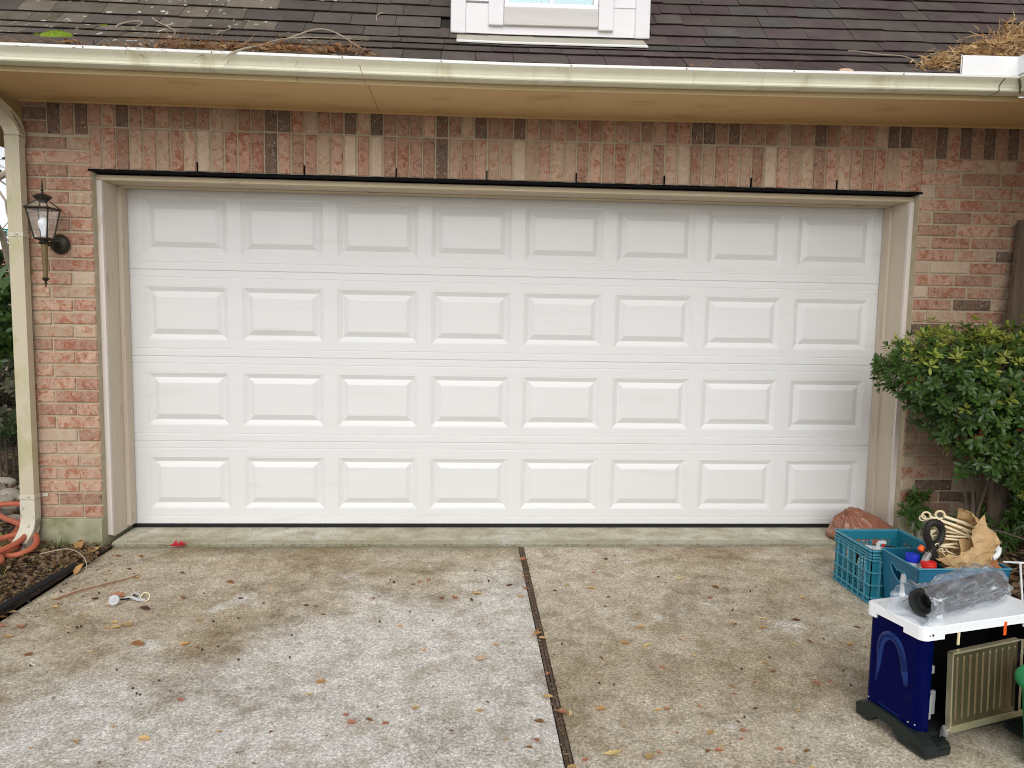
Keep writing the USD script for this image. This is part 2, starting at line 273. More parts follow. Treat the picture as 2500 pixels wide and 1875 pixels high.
for nm, cols in {'leaf_tan': [(.44, .27, .10), (.55, .38, .17)], 'leaf_brown': [(.17, .075, .028), (.27, .13, .05)], 'leaf_orange': [(.44, .22, .075), (.54, .31, .12)], 'leaf_rust': [(.30, .11, .055), (.40, .18, .10)],
                 'leaf_dark': [(.07, .028, .018), (.12, .045, .028)], 'leaf_blush': [(.56, .36, .23), (.64, .45, .32)], 'leaf_yellow': [(.58, .42, .14), (.66, .52, .24)], 'leaf_scarlet': [(.45, .02, .03), (.52, .04, .05)], 'chip_white': [(.66, .62, .55)]}.items():
    mat(nm, cols, scale=60, rough=.65, rnd=.22, trans=.08)
mat('acorn_black', [(.012, .010, .010), (.03, .024, .02)], scale=60, rough=.5)
mat('sign_green', [(.0, .22, .17)], rough=.5)
mat('sign_white', [(.80, .84, .82)], rough=.5)
mat('roof_tile_red', [(.42, .16, .10)], rough=.8)
mat('iron_grey', [(.13, .13, .12), (.2, .2, .19)], scale=40, rough=.55, metallic=.4)

# concrete of the drive: three tones of stain, fine aggregate, pale washed areas that keep to their places on the slab
def concrete(name, tones, moss, wash, seedloc, brown, speck=.8):
    N = {'g': ('geometry', {}), 'mp': ('mapping', {'location': seedloc}), 's': ('separate_xyz', {}),
         'n1': ('noise_texture', {'scale': 1.1, 'detail': 6, 'roughness': .62, 'distortion': .4}), 'r1': ('rgb_ramp', {'ramp': [(.30, tones[0]), (.47, tones[1]), (.64, tones[2])]}),
         'n2': ('noise_texture', {'scale': 105, 'detail': 5, 'roughness': .8}), 'r2': ('rgb_ramp', {'ramp': [(.34, (.28, .26, .23)), (.46, (.84, .82, .80)), (.53, (1.06, 1.06, 1.06)), (.63, (1.9, 1.88, 1.82))]}),
         'mul': ('mix', {'mix_type': 'multiply', 'fac': speck}), 'n3': ('noise_texture', {'scale': 9, 'detail': 6, 'roughness': .7}), 'r3': ('rgb_ramp', {'ramp': [(.36, (.66, .60, .50)), (.52, (1, 1, 1)), (.64, (1.22, 1.22, 1.22))]}), 'mul2': ('mix', {'mix_type': 'multiply', 'fac': .7}),
         # washed pale area: a diagonal band, ragged by noise
         'a1': ('math', {'math_type': 'multiply', 'value2': wash[0]}), 'a2': ('math', {'math_type': 'multiply', 'value2': wash[1]}), 'a3': ('math', {'math_type': 'add'}), 'a4': ('math', {'math_type': 'add', 'value2': wash[2]}),
         'a5': ('math', {'math_type': 'multiply_add', 'value2': 1.5, 'value3': -.75}), 'a6': ('math', {'math_type': 'add'}), 'mr': ('map_range', {'from_min': -.18, 'from_max': .22, 'to_min': 0., 'to_max': wash[3], 'clamp': True}), 'wm': ('mix', {'color2': (.62, .60, .57)}),
         'n4': ('noise_texture', {'scale': 1.9, 'detail': 9, 'roughness': .7, 'distortion': 1.1}), 'm4': ('map_range', {'from_min': .53, 'from_max': .62, 'to_max': brown, 'clamp': True}), 'bm': ('mix', {'color2': (.13, .09, .045)}),
         'n5': ('noise_texture', {'scale': 26, 'detail': 5, 'roughness': .7}), 'm5': ('map_range', {'from_min': .665, 'from_max': .70, 'to_max': .6, 'clamp': True}), 'dm': ('mix', {'color2': (.05, .038, .025)}),
         # greenish growth along the wall
         'z1': ('map_range', {'from_min': moss[0], 'from_max': moss[1], 'clamp': True, 'to_max': moss[2]}), 'z2': ('math', {'math_type': 'multiply'}), 'gm': ('mix', {'color2': (.10, .095, .035)}),
         'n6': ('noise_texture', {'scale': 3.1, 'detail': 7, 'roughness': .7, 'distortion': .8}), 'm6': ('map_range', {'from_min': .60, 'from_max': .70, 'to_max': .8, 'clamp': True}), 'pm': ('mix', {'color2': (.64, .63, .61)}),
         'b': ('bump', {'strength': .55, 'distance': .0035}), 'vo': ('voronoi_texture', {'scale': 170}), 'vb': ('mix_float', {'fac': .5}), 'p': ('principled_bsdf', {'roughness': .9, 'specular_ior_level': .25})}
    L = [('g.position', 'mp.vector'), ('g.position', 's.vector'), ('mp.vector', 'n1.vector'), ('n1.fac', 'r1.fac'), ('mp.vector', 'n2.vector'), ('n2.fac', 'r2.fac'), ('mp.vector', 'n3.vector'), ('n3.fac', 'r3.fac'),
         ('s.x', 'a1.value1'), ('s.y', 'a2.value1'), ('a1.value', 'a3.value1'), ('a2.value', 'a3.value2'), ('a3.value', 'a4.value1'), ('n1.fac', 'a5.value1'), ('a4.value', 'a6.value1'), ('a5.value', 'a6.value2'), ('a6.value', 'mr.value'),
         ('r1.color', 'wm.color1'), ('mr.result', 'wm.fac'), ('mp.vector', 'n4.vector'), ('n4.fac', 'm4.value'), ('m4.result', 'bm.fac'), ('mp.vector', 'n6.vector'), ('n6.fac', 'm6.value'), ('m6.result', 'pm.fac'), ('wm.color', 'pm.color1'), ('pm.color', 'bm.color1'),
         ('mp.vector', 'n5.vector'), ('n5.fac', 'm5.value'), ('m5.result', 'dm.fac'), ('bm.color', 'dm.color1'),
         ('s.y', 'z1.value'), ('z1.result', 'z2.value1'), ('n3.fac', 'z2.value2'), ('z2.value', 'gm.fac'), ('dm.color', 'gm.color1'),
         ('gm.color', 'mul.color1'), ('r2.color', 'mul.color2'), ('mul.color', 'mul2.color1'), ('r3.color', 'mul2.color2'), ('mul2.color', 'p.base_color'),
         ('mp.vector', 'vo.vector'), ('n2.fac', 'vb.a'), ('vo.distance', 'vb.b'), ('vb.result', 'b.height'), ('b.normal', 'p.normal')]
    MATS[name] = usdkit.material(stage, '/World/Looks/' + name, N, L, surface='p.BSDF')
T = [(.27, .21, .125), (.40, .335, .24), (.48, .43, .345)]
concrete('concrete_left', T, (-.56, -.31, 1.1), (.55, -.8, -2.0, .80), (3.1, 1.7, 0), .36)
concrete('concrete_right', [(.34, .275, .18), (.44, .38, .285), (.51, .46, .375)], (-.44, -.31, .5), (-.30, -.8, -1.35, .55), (7.7, 4.2, 0), .28)
concrete('concrete_apron', [(.36, .33, .235), (.46, .435, .345), (.53, .51, .44)], (-.24, -.305, .9), (0, 0, -1, 0), (1.3, 9.2, 0), .12, .45)
rng = np.random.default_rng(11); R = random.Random(5)
# ------------------------------------------------------------------ ground, drive, apron
GZ = -.042
g = MB()
g.add([(-60, -40, -.14), (60, -40, -.14), (60, 80, -.14), (-60, 80, -.14)], [(0, 1, 2, 3)])
tag(obj('ground', g.t, 'lawn_soil', kind='structure'), 'dark earth yard around the garage', 'ground')
def bed(x0, x1, y0, y1, z, amp, seed, edge):
    nx, ny = int((x1 - x0) / .05) + 2, int((y1 - y0) / .05) + 2
    X, Y = np.meshgrid(np.linspace(x0, x1, nx), np.linspace(y0, y1, ny)); P = np.stack([X, Y, X * 0], -1)
    Z = z + amp * (meshkit.fbm(P * 4, 4, seed) - .5) * 2 * np.clip(np.abs(X - edge) / .08, .1, 1)
    i = np.arange(nx * ny).reshape(ny, nx); q = np.stack([i[:-1, :-1], i[:-1, 1:], i[1:, 1:], i[1:, :-1]], -1).reshape(-1, 4)
    return (np.stack([X, Y, Z], -1).reshape(-1, 3), np.vstack([q[:, [0, 1, 2]], q[:, [0, 2, 3]]]))
tag(obj('garden_bed', bed(-3.2, .012, -4.2, 6.0, -.045, .035, 3, .012), 'soil', smooth=True, kind='structure'), 'dark leaf covered soil left of the drive', 'soil bed')
tag(obj('garden_bed', bed(4.905, 8, -4.2, -.30, -.035, .04, 8, 4.905), 'soil', smooth=True, kind='structure'), 'dark leaf covered soil under the clipped shrub', 'soil bed')
drive = thing('driveway', 'stained concrete drive of two slabs in front of the garage door', 'driveway', kind='structure')
def slab(x0, x1, m):
    nx = 60; v = []
    xs = np.linspace(x0, x1, nx); ys = np.linspace(-7.5, -.314, 90)
    X, Y = np.meshgrid(xs, ys); Z = GZ + .006 * (meshkit.fbm(np.stack([X, Y, X * 0], -1) * 1.6, 3, 4) - .5)
    e = np.minimum(np.minimum(X - x0, x1 - X), -.314 - Y); Z -= .012 * np.clip(1 - e / .02, 0, 1) ** 2
    i = np.arange(nx * 90).reshape(90, nx); q = np.stack([i[:-1, :-1], i[:-1, 1:], i[1:, 1:], i[1:, :-1]], -1).reshape(-1, 4)
    top = np.stack([X, Y, Z], -1).reshape(-1, 3); mb = MB().add(top, q)
    for ring in (i[0], i[:, -1], i[-1][::-1], i[::-1, 0]):
        a = top[ring]; b = a.copy(); b[:, 2] = -.13; n = len(a); k = np.arange(n - 1)
        mb.add(np.vstack([a, b]), np.column_stack([k, k + n, k + n + 1, k + 1]))
    return mb.t
obj('concrete_slab', slab(.018, 2.4500, 'l'), 'concrete_left', drive, smooth=35)
obj('concrete_slab', slab(2.4850, 4.90, 'r'), 'concrete_right', drive, smooth=35)
# expansion strip: a thin weathered board standing between two open grooves
def strip():
    ys = np.linspace(-7.4, -.32, 160); mb = MB()
    for x0, x1, s in ((2.4545, 2.4665, 1), (2.4685, 2.4805, 2)):
        top = GZ - .013 + .009 * (meshkit.fbm(np.column_stack([ys * 3, ys * 0 + s * 9, ys * 0]), 3, s) - .5)
        top[(ys > -2.0 - .1 * s) & (ys < -2.75)] -= .02
        v = np.concatenate([np.column_stack([np.full(160, x), ys, z]) for x, z in ((x0, top * 0 - .12), (x0, top), (x1, top), (x1, top * 0 - .12))])
        k = np.arange(159); mb.add(v, np.vstack([np.column_stack([k + a * 160, k + 1 + a * 160, k + 1 + (a + 1) * 160, k + (a + 1) * 160]) for a in range(3)]))
    return mb.t
obj('expansion_board', strip(), 'joint_wood', drive, label='weathered wooden joint strip')
ap = extr([(-.304, -.13), (-.305, -.040), (-.300, -.031), (-.285, -.0285), (.06, -.026), (.06, -.13)], np.linspace(.0, 4.87, 40))
tag(obj('garage_apron', ap, 'concrete_apron', kind='structure'), 'narrow mossy concrete strip along the bottom of the garage door', 'apron')

# ------------------------------------------------------------------ the garage
H = thing('garage_house', 'brick garage with white double door, shingle roof and dormer', 'garage')
YB = -.33
wall = MB()
wall.add(*box(-.405, -.036, YB + .009, .05, .125, 2.56)); wall.add(*box(4.871, 5.76, YB + .009, .05, .155, 2.56)); wall.add(*box(-.036, 4.871, YB + .009, .05, 2.1655, 2.56, 30))
wallp = obj('wall', wall.t, 'mortar', H)
def brick(x0, x1, z0, z1, y=YB, deep=.06, axis='y'):
    """a brick with worn, chamfered face edges; its face stands a little proud or shy of its neighbours"""
    j = lambda s: R.uniform(-s, s)
    c = R.uniform(.003, .006); yf = y + j(.0022); a, b, cc, d = x0 + j(.0015), x1 + j(.0015), z0 + j(.0012), z1 + j(.0012)
    outer = [(a, cc), (b, cc), (b, d), (a, d)]; inner = [(a + c, cc + c), (b - c, cc + c), (b - c, d - c), (a + c, d - c)]
    v = [(p[0], y + deep, p[1]) for p in outer] + [(p[0], yf + c, p[1]) for p in outer] + [(p[0], yf + j(.0008), p[1]) for p in inner]
    f = [(8, 9, 10), (8, 10, 11)]
    for i in range(4):
        k = (i + 1) % 4
        f += [(i, k, 4 + k), (i, 4 + k, 4 + i), (4 + i, 4 + k, 8 + k), (4 + i, 8 + k, 8 + i)]
    return (np.array(v, float), np.array(f))
def pick(dark=.10, buff=.22, pale=.08, brown=.14):
    dark *= .75; pale *= .45; buff *= 1.25
    r = R.random()
    for n, w in (('brick_dark', dark), ('brick_buff', buff), ('brick_pale', pale), ('brick_brown', brown)):
        if r < w: return n
        r -= w
    return 'brick_salmon' if R.random() < .62 else 'brick_red'
B = lambda m, mt: obj('brick', m, mt, wallp)
mj = .005
# soldier courses over the door
xs = np.linspace(-.045, 4.873, 66)
for i in range(65):
    B(brick(xs[i] + mj, xs[i + 1] - mj, 2.169, 2.396), pick(.04, .24, .18, .22))
xu = np.arange(-.045 - 3 * .0757, 5.8, .0757)
for x in xu:
    lo = 2.355 if x < -.05 or x > 4.86 else 2.407
    B(brick(x + mj, x + .0757 - mj, lo, 2.535), pick(.26, .10, .0, .36))  # more dark bricks here, partly painting the shade below the soffit
# running bond of the two piers
P = .0763
for k in range(29):
    z0 = .125 + k * P + .010; z1 = z0 + P - .0115
    if z1 > 2.35: break
    full_first = k % 2 == 0
    cut = -.405 + .244 if full_first else -.405 + .122
    if k == 0: cut += .02
    cols = pick(.07, .16, .10, .12), pick(.07, .16, .12, .12)
    if 25 <= k <= 25: cols = ('brick_brown', 'brick_brown')
    B(brick(-.405, cut - .005, z0, z1), cols[0]); B(brick(cut + .005, -.0375, z0, z1, deep=.085), cols[1])
for z0, z1, x1, c in ((2.432, 2.497, -.277, 'brick_dark'), (2.36, 2.422, -.277, 'brick_brown'), (2.505, 2.54, -.277, 'brick_brown')):
    B(brick(-.405, x1, z0, z1), c)
for k in range(29):
    P = .0757; z0 = .155 + k * P + .010; z1 = z0 + P - .0115
    if z1 > 2.36: break
    x = 4.873; first = True
    while x < 5.74:
        L = .244
        if first: L = .244 if k % 2 else .0775
        c = pick(.10, .16, .05, .18)
        if first and k % 2 == 0: c = 'brick_pale' if R.random() < .6 else 'brick_buff'
        B(brick(x + (.0 if first else .005), min(x + L, 5.75), z0, z1, deep=.085 if first else .06), c)
        x += L + .010; first = False
for x in (.588, 1.187, 1.719, 2.245, 2.768, 3.292, 3.814, 4.333):
    x = float(xs[np.argmin(np.abs(xs - x))])
    obj('weep_hole', box(x - .0035, x + .0035, YB - .0012, YB + .01, 2.1665, 2.219), 'black_gap', wallp)
obj('lintel', box(-.05, 4.885, YB - .001, -.19, 2.1525, 2.1645, 30), 'black_gap', H, label='black steel lintel over the door')
obj('foundation', box(-.41, -.036, YB - .012, .05, -.13, .1245, 6, .006), 'foundation_concrete', H, label='mossy concrete footing under the left pier')
obj('foundation', box(4.873, 5.76, YB - .012, .05, -.13, .1545, 6, .006), 'foundation_concrete', H, label='concrete footing under the right pier')
# door frame: jambs, head, stops
fr = obj('door_frame', MB().add(*box(-.06, -.03, -.19, .06, -.02, 2.147)).add(*box(4.875, 4.905, -.19, .06, -.02, 2.147)).add(*box(-.06, 4.905, -.17, .06, 2.1165, 2.147, 20)).t, 'jamb_paint', H)
for a, b in ((-.030, -.008), (4.845, 4.867)):
    obj('jamb', box(a, b, -.247, .05, -.005, 2.115), 'jamb_paint', fr)
for a, b in ((-.052, -.0078), (4.8448, 4.889)):
    obj('jamb_edge', box(a, b, -.270, -.2485, .006, 2.114, 1, .003), 'jamb_edge', fr)
obj('head_jamb', box(-.052, 4.889, -.268, -.172, 2.1165, 2.1455, 30, .004), 'trim_cream', fr)
for a, b in ((-.0075, .0175), (4.829, 4.8445)):
    obj('stop_moulding', box(a, b, -.085, -.006, .012, 2.108, 1, .004), 'jamb_paint', fr)
obj('stop_moulding', box(-.0065, 4.8435, -.082, -.014, 2.1085, 2.1185, 30, .003), 'trim_cream', fr)

# ------------------------------------------------------------------ garage door: four sections, thirty-two raised panels
S, Wd = .5405, 4.877; A0, PW = .1059, .508; PIT = (Wd - 2 * A0 - PW) / 7; BM, TM = .1017, .0985
door = obj('garage_door', MB().add(*box(.0, Wd, .042, .05, .0, 4 * S)).t, 'door_white', H, label='white sectional double garage door, closed')
X0, X1 = -.012, Wd - .012 + .002
for r in range(4):
    zb = r * S; mb = MB()
    gv = lambda z: [(0.0, z - .0045), (.0042, z - .0005), (.0042, z + .0005), (0.0, z + .0045)]
    lowrail = [(.042, zb + .0006), (.004, zb + .0006), (.0, zb + .0046)] + gv(zb + .047) + [(0., zb + BM)]
    toprail = [(0., zb + S - TM)] + gv(zb + S - .047) + [(0., zb + S - .0046), (.004, zb + S - .0006), (.042, zb + S - .0006)]
    for prof in (lowrail, toprail): mb.add(*extr(prof, np.array([X0, X1]), closed=False))
    z0, z1 = zb + BM, zb + S - TM
    edges = [X0] + [x for c in range(8) for x in (A0 + c * PIT, A0 + c * PIT + PW)] + [X1]
    for i in range(0, len(edges), 2):
        a, b = edges[i], edges[i + 1]; mb.add([(a, 0, z0), (b, 0, z0), (b, 0, z1), (a, 0, z1)], [(0, 1, 2, 3)])
    obj('door_section', mb.t, 'door_white', door)
    for c in range(8):
        x0 = A0 + c * PIT; x1 = x0 + PW
        rings = [(0, 0), (.004, .0028), (.0065, .0016), (.034, .0145), (.0375, .0145), (.068, .0010), (.072, 0.0)]
        v = []
        for d, y in rings: v += [(x0 + d, y, z0 + d), (x1 - d, y, z0 + d), (x1 - d, y, z1 - d), (x0 + d, y, z1 - d)]
        f = [(4 * i + k, 4 * i + (k + 1) % 4, 4 * i + 4 + (k + 1) % 4, 4 * i + 4 + k) for i in range(len(rings) - 1) for k in range(4)]
        n = 4 * (len(rings) - 1); f.append((n, n + 1, n + 2, n + 3))
        obj('raised_panel', MB().add(v, f).t, 'door_white', door)
obj('bottom_seal', box(X0, X1, .006, .04, -.0265, -.0005), 'rubber', door)

# ------------------------------------------------------------------ eave: soffit, fascia, gutter, downspout
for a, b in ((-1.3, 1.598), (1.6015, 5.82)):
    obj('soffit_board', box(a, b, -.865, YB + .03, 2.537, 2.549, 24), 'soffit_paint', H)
for a, b in ((-1.3, 1.256), (1.259, 5.03)):
    obj('fascia_board', box(a, b, -.885, -.866, 2.524, 2.655, 24, .003), 'fascia_paint', H)
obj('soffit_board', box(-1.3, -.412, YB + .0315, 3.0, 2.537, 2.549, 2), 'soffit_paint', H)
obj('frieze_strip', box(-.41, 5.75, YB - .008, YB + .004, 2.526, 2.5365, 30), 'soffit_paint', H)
gp = [(-.887, 2.612), (-.887, 2.549), (-.950, 2.548), (-.962, 2.5505), (-.9675, 2.556), (-.9655, 2.562), (-.962, 2.5645), (-.963, 2.572), (-.970, 2.583), (-.983, 2.592), (-.997, 2.598), (-1.004, 2.603)]
inner = [(-.999, 2.6055), (-.980, 2.597), (-.966, 2.587), (-.959, 2.573), (-.955, 2.556), (-.945, 2.552), (-.890, 2.553), (-.8895, 2.612)]
GX = np.linspace(-1.3, 4.90, 40)
def mitred(prof):
    v, f = extr(prof, np.append(GX, 5.0)); n = len(prof); v[-n:, 0] = 5.055 + (np.array(prof)[:, 0] + .885); return (v, f)
gut = obj('gutter', mitred(gp + inner), 'gutter_enamel', H, smooth=30)
lip = [(-1.0045, 2.6035), (-1.0085, 2.606), (-1.0092, 2.6165), (-1.006, 2.6195), (-.994, 2.6195), (-.9935, 2.617), (-1.003, 2.616), (-1.0025, 2.6065)]
obj('gutter_lip', mitred(lip), 'gutter_lip', gut, smooth=25)
for x in (.28, .88, 1.5, 1.98, 2.62, 3.2, 3.75, 4.32):
    obj('gutter_hanger', box(x - .006, x + .006, -1.0, -.89, 2.606, 2.610), 'gutter_lip', gut)
    obj('hanger_screw', MB().mesh(trimesh.creation.icosphere(1, .0035).apply_translation((x, -1.011, 2.611))).t, 'gutter_seam', gut)
# corner where the gutter turns towards the viewer along the wing
def mirror_profile(prof, ys):          # the same gutter profile, running along y: front (-y) becomes front (-x)
    P_ = np.array(prof); off = P_[:, 0] + .885
    n = len(P_); v = np.concatenate([np.column_stack([5.055 + off, np.full(n, y) if y < -.94 else -.885 + off, P_[:, 1]]) for y in ys]); f = []
    for i in range(len(ys) - 1):
        for j in range(n): f.append((i * n + j, i * n + (j + 1) % n, (i + 1) * n + (j + 1) % n, (i + 1) * n + j))
    return MB().add(v, f).t
GY = np.append(np.linspace(-2.7, -1.03, 12), -.9)
obj('gutter_run', mirror_profile(gp + inner, GY), 'gutter_enamel', gut, smooth=30)
obj('gutter_lip', mirror_profile(lip, GY), 'gutter_lip', gut, smooth=25)
for a, b in ((4.858, 4.864),):
    obj('corner_seam', extr([(y - .0015, z - .001) for y, z in gp[1:]] + [(-1.0, 2.607), (-.887, 2.607)], np.array([a, b])), 'gutter_seam', gut)
obj('corner_seam', tube([(4.934, -1.006, 2.600), (4.965, -.975, 2.583), (4.972, -.968, 2.566), (4.968, -.972, 2.552), (4.985, -.955, 2.546)], .0045, 6), 'gutter_seam', gut)
obj('splash_guard', MB().add(*box(4.63, 4.925, -1.004, -1.001, 2.6195, 2.712, 3)).add(*xf(box(0, .34, -.0015, .0015, 2.6195, 2.712), rotz(-math.pi / 2), (4.9255, -1.003, 0))).add(*xf(box(0, .016, -.0015, .0015, 2.6195, 2.712), rotz(.9), (4.615, -1.015, 0))).t, 'splash_metal', gut, label='bent white metal splash guard on the gutter corner')
# wing of the house to the right, mostly outside the picture: wall, soffit, fascia
obj('wing_wall', MB().add([(5.76, -.32, -.1), (5.76, -2.6, -.1), (5.76, -2.6, 2.6), (5.76, -.32, 2.6)], [(0, 1, 2, 3)]).add(*box(5.765, 5.9, -2.6, -.3, -.1, 2.6)).t, 'brick_brown', H)  # wall length run on out of view to block light from the right
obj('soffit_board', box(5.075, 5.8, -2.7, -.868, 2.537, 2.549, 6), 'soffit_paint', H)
obj('fascia_board', box(5.0565, 5.0745, -2.7, -.887, 2.524, 2.655, 1), 'fascia_paint', H)
# downspout at the left corner of the wall
def rect_tube(path, w, d, groove=.004):
    """a rectangular downspout, ribbed on its face, along a path in the y-z plane (x fixed)"""
    P_ = np.array(path, float); n = len(P_); t = np.gradient(P_, axis=0); t /= np.linalg.norm(t, axis=1, keepdims=True)
    sec = [(-w, -d), (-w * .45, -d), (-w * .35, -d + groove), (w * .35, -d + groove), (w * .45, -d), (w, -d), (w, d), (-w, d)]; m = len(sec); v = []
    for i in range(n):
        nrm = np.array([0, t[i][2], -t[i][1]])                      # perpendicular in the y-z plane
        if nrm[1] > 0: pass
        for a, b in sec: v.append(P_[i] + np.array([a, 0, 0]) + nrm * (-b) * (-1 if t[i][2] > 0 else 1) * -1)
    f = [(i * m + j, i * m + (j + 1) % m, (i + 1) * m + (j + 1) % m, (i + 1) * m + j) for i in range(n - 1) for j in range(m)]
    return MB().add(v, f).t
DX, DY = -.416, -.385
dsp = obj('downspout', rect_tube([(DX, DY, 2.32), (DX, DY, 1.7), (DX, DY, 1.0), (DX, DY, .24)], .039, .028), 'downspout_paint', H, label='cream downspout with green algae at the left corner')
el = spline([(DX, -.80, 2.545), (DX, -.70, 2.50), (DX, -.55, 2.445), (DX, -.44, 2.405), (DX, DY - .004, 2.36), (DX, DY, 2.29)], 22)
obj('elbow', rect_tube(el, .041, .030), 'downspout_paint', dsp)
cr_ = MB()
for k in range(6):
    p = el[15 + k]; cr_.add(*xf(box(-.043, .043, -.034, .02, -.0022, .0022), rotx(-.9 + .16 * k), p))
obj('crimp_rib', cr_.t, 'gutter_seam', dsp)
el2 = spline([(DX, DY, .255), (DX, DY, .17), (DX, DY - .012, .10), (DX, DY - .055, .045), (DX, DY - .12, .005)], 14)
obj('elbow', rect_tube(el2, .041, .030), 'downspout_pale', dsp, label='chipped pale bottom elbow')
for k in range(4):
    obj('crimp_rib', xf(box(-.0435, .0435, -.0325, .03, -.0015, .0015), rotx(.1 + .1 * k), (DX, DY - .002 * k, .135 - .014 * k)), 'gutter_seam', dsp)
for z in (1.765, .262):
    st = obj('strap', MB().add(*box(DX - .0425, DX + .0425, DY - .0315, DY + .03, z, z + .024, 1, .002)).add(*box(DX + .0425, DX + .075, -.338, -.334, z, z + .02)).t, 'downspout_pale', dsp)
    obj('strap_rivet', MB().mesh(trimesh.creation.icosphere(1, .004).apply_translation((DX + .012, DY - .0325, z + .012))).t, 'gutter_seam', dsp)

# ------------------------------------------------------------------ roof
E0 = np.array([-.935, 2.648]); K0 = np.array([-.588, 2.866]); T1, T2 = math.atan2(K0[1] - E0[1], K0[0] - E0[0]), math.radians(47)
LK = float(np.linalg.norm(K0 - E0))
def rp(s, lift=0.0):
    """point (y, z) of the roof s metres up the slope from the eave"""
    t = T1 + (T2 - T1) * np.clip((s - LK + .08) / .16, 0, 1)
    if s <= LK: p = E0 + s * np.array([math.cos(T1), math.sin(T1)])
    else: p = K0 + (s - LK) * np.array([math.cos(T2), math.sin(T2)])
    return p + lift * np.array([-math.sin(t), math.cos(t)])
deck = [rp(s, -.004) for s in (-.0, .2, LK - .02, LK + .04, 1.2, 3.2)]
roof = obj('roof', extr([tuple(p) for p in deck] + [(deck[-1][0] + .05, deck[-1][1] - .02)] + [(p[0] + .035, p[1] - .025) for p in deck[-2:0:-1]] + [(deck[0][0] + .02, deck[0][1] - .012)], np.linspace(-1.3, 6.9, 40)), 'roof_felt', H)
obj('wing_roof', MB().add([(5.02, -.95, 2.64), (5.02, -2.7, 2.64), (7.2, -2.7, 4.6), (7.2, 1.0, 4.6)], [(0, 1, 2, 3)]).t, 'shingle_brown', roof)
EXPS = .127; over = MB(); cnt = 0
DL, DR_ = 2.012, 3.105                                  # dormer sides
for r in range(11):
    s0 = r * EXPS - (.006 if r else .050); x = -1.25 - R.uniform(0, .2)
    while x < (5.05 + r * .19):
        w = R.choice([.17, .2, .2, .23, .26, .3, .34]) * R.uniform(.82, .96); x1 = x + w
        a, b = x, x1 - .0028; x = x1
        if r >= 4 and b > DL + .005 and a < DR_ - .005:      # the dormer stands here
            if a < DL - .06: b = DL - .004
            elif b > DR_ + .06: a = DR_ + .004
            else: continue
        th = R.choice([.006, .008, .010]) * (.75 if r < 4 else 1); js = R.uniform(-.006, .005); tl = R.uniform(-.002, .002)
        lift0 = (.0105 if r else .002) + th; segs = [(s0 + js, lift0), (r * EXPS + EXPS * .55, (.011 if r else .006) + th * .6), (r * EXPS + EXPS + .014, .0055)]
        v = []
        for s, l in segs:
            for xx, dl in ((a, tl), ((a + b) / 2, R.uniform(-.0015, .0015)), (b, -tl)): p = rp(s + dl, l); v.append((xx, p[0], p[1]))
        for xx, dl in ((a, tl), ((a + b) / 2, 0), (b, -tl)): p = rp(s0 + js + dl + .006, .0105); v.append((xx, p[0], p[1]))
        f = [(0, 1, 4, 3), (1, 2, 5, 4), (3, 4, 7, 6), (4, 5, 8, 7), (9, 10, 1, 0), (10, 11, 2, 1), (9, 0, 3, 3), (2, 11, 5, 5)]
        f = np.array(f); m3 = (np.array(v), np.vstack([f[:6][:, [0, 1, 2]], f[:6][:, [0, 2, 3]], f[6:][:, [0, 1, 2]]]))
        xm = (a + b) / 2; u = R.random()
        if xm < 1.5: mt = 'shingle_lichen' if u < .75 - .3 * max(0, xm) else 'shingle_brown'
        elif xm < 2.2: mt = 'shingle_brown'
        elif xm < 4.2: mt = 'shingle_purple' if u < .75 else ('shingle_slate' if u < .83 else 'shingle_brown')
        else: mt = 'shingle_purple' if u < .6 else ('shingle_slate' if u < .72 else 'shingle_brown')
        if 2.3 < xm < 2.9 and r == 3: mt = 'shingle_slate'
        vis = -.55 < xm < 5.15 and r < 9
        if vis and cnt < 298: obj('shingle', m3, mt, roof); cnt += 1
        else: over.add(*m3)
obj('upper_shingles', over.t, 'shingle_purple', roof, kind='stuff')

# ------------------------------------------------------------------ dormer
YD = -.575
dm = obj('dormer', MB().add(*box(DL + .02, DR_ - .02, YD + .012, 1.6, 2.86, 4.3)).add([(DL - .12, YD - .2, 4.2), (DL - .12, 2.2, 4.2), ((DL + DR_) / 2, 2.2, 4.75), ((DL + DR_) / 2, YD - .2, 4.75), (DR_ + .12, YD - .2, 4.2), (DR_ + .12, 2.2, 4.2)], [(0, 1, 2, 3), (3, 2, 5, 4)]).t, 'dormer_paint', H, label='pale painted dormer with a window')
zs = [2.905, 3.075, 3.235, 3.395, 3.555, 3.715]
for i in range(5):
    for a, b, dz in ((DL + .082, DL + .205, .0), (DR_ - .205, DR_ - .082, -.012)):
        z0, z1 = zs[i] + (dz if i else 0), zs[i + 1] + dz
        if i == 0: continue
        obj('siding_plank', MB().add([(a, YD - .010, z0), (b, YD - .010, z0), (b, YD + .003, z1 + .01), (a, YD + .003, z1 + .01), (a, YD + .014, z0), (b, YD + .014, z0)], [(0, 1, 2, 3), (4, 5, 1, 0)]).t, 'dormer_paint', dm)
i = 0
obj('siding_plank', box(DL + .082, DR_ - .082, YD - .006, YD + .012, 2.908, 3.064, 4), 'dormer_paint', dm)
for a, b in ((DL, DL + .0815), (DR_ - .0815, DR_)):
    obj('corner_board', hullbox(a, b, YD - .020, YD + .03, 2.902, 4.25, .004), 'dormer_paint', dm)
WX0, WX1 = DL + .288, DR_ - .288
for a, b in ((WX0 - .084, WX0 - .0015), (WX1 + .0015, WX1 + .084)):
    obj('window_casing', hullbox(a, b, YD - .028, YD + .012, 2.948 - (.012 if a > WX0 else 0), 3.9, .003), 'dormer_paint', dm)
obj('sill_board', hullbox(WX0, WX1, YD - .026, YD + .012, 2.952, 3.043, .003), 'dormer_sill', dm)
wf = MB()
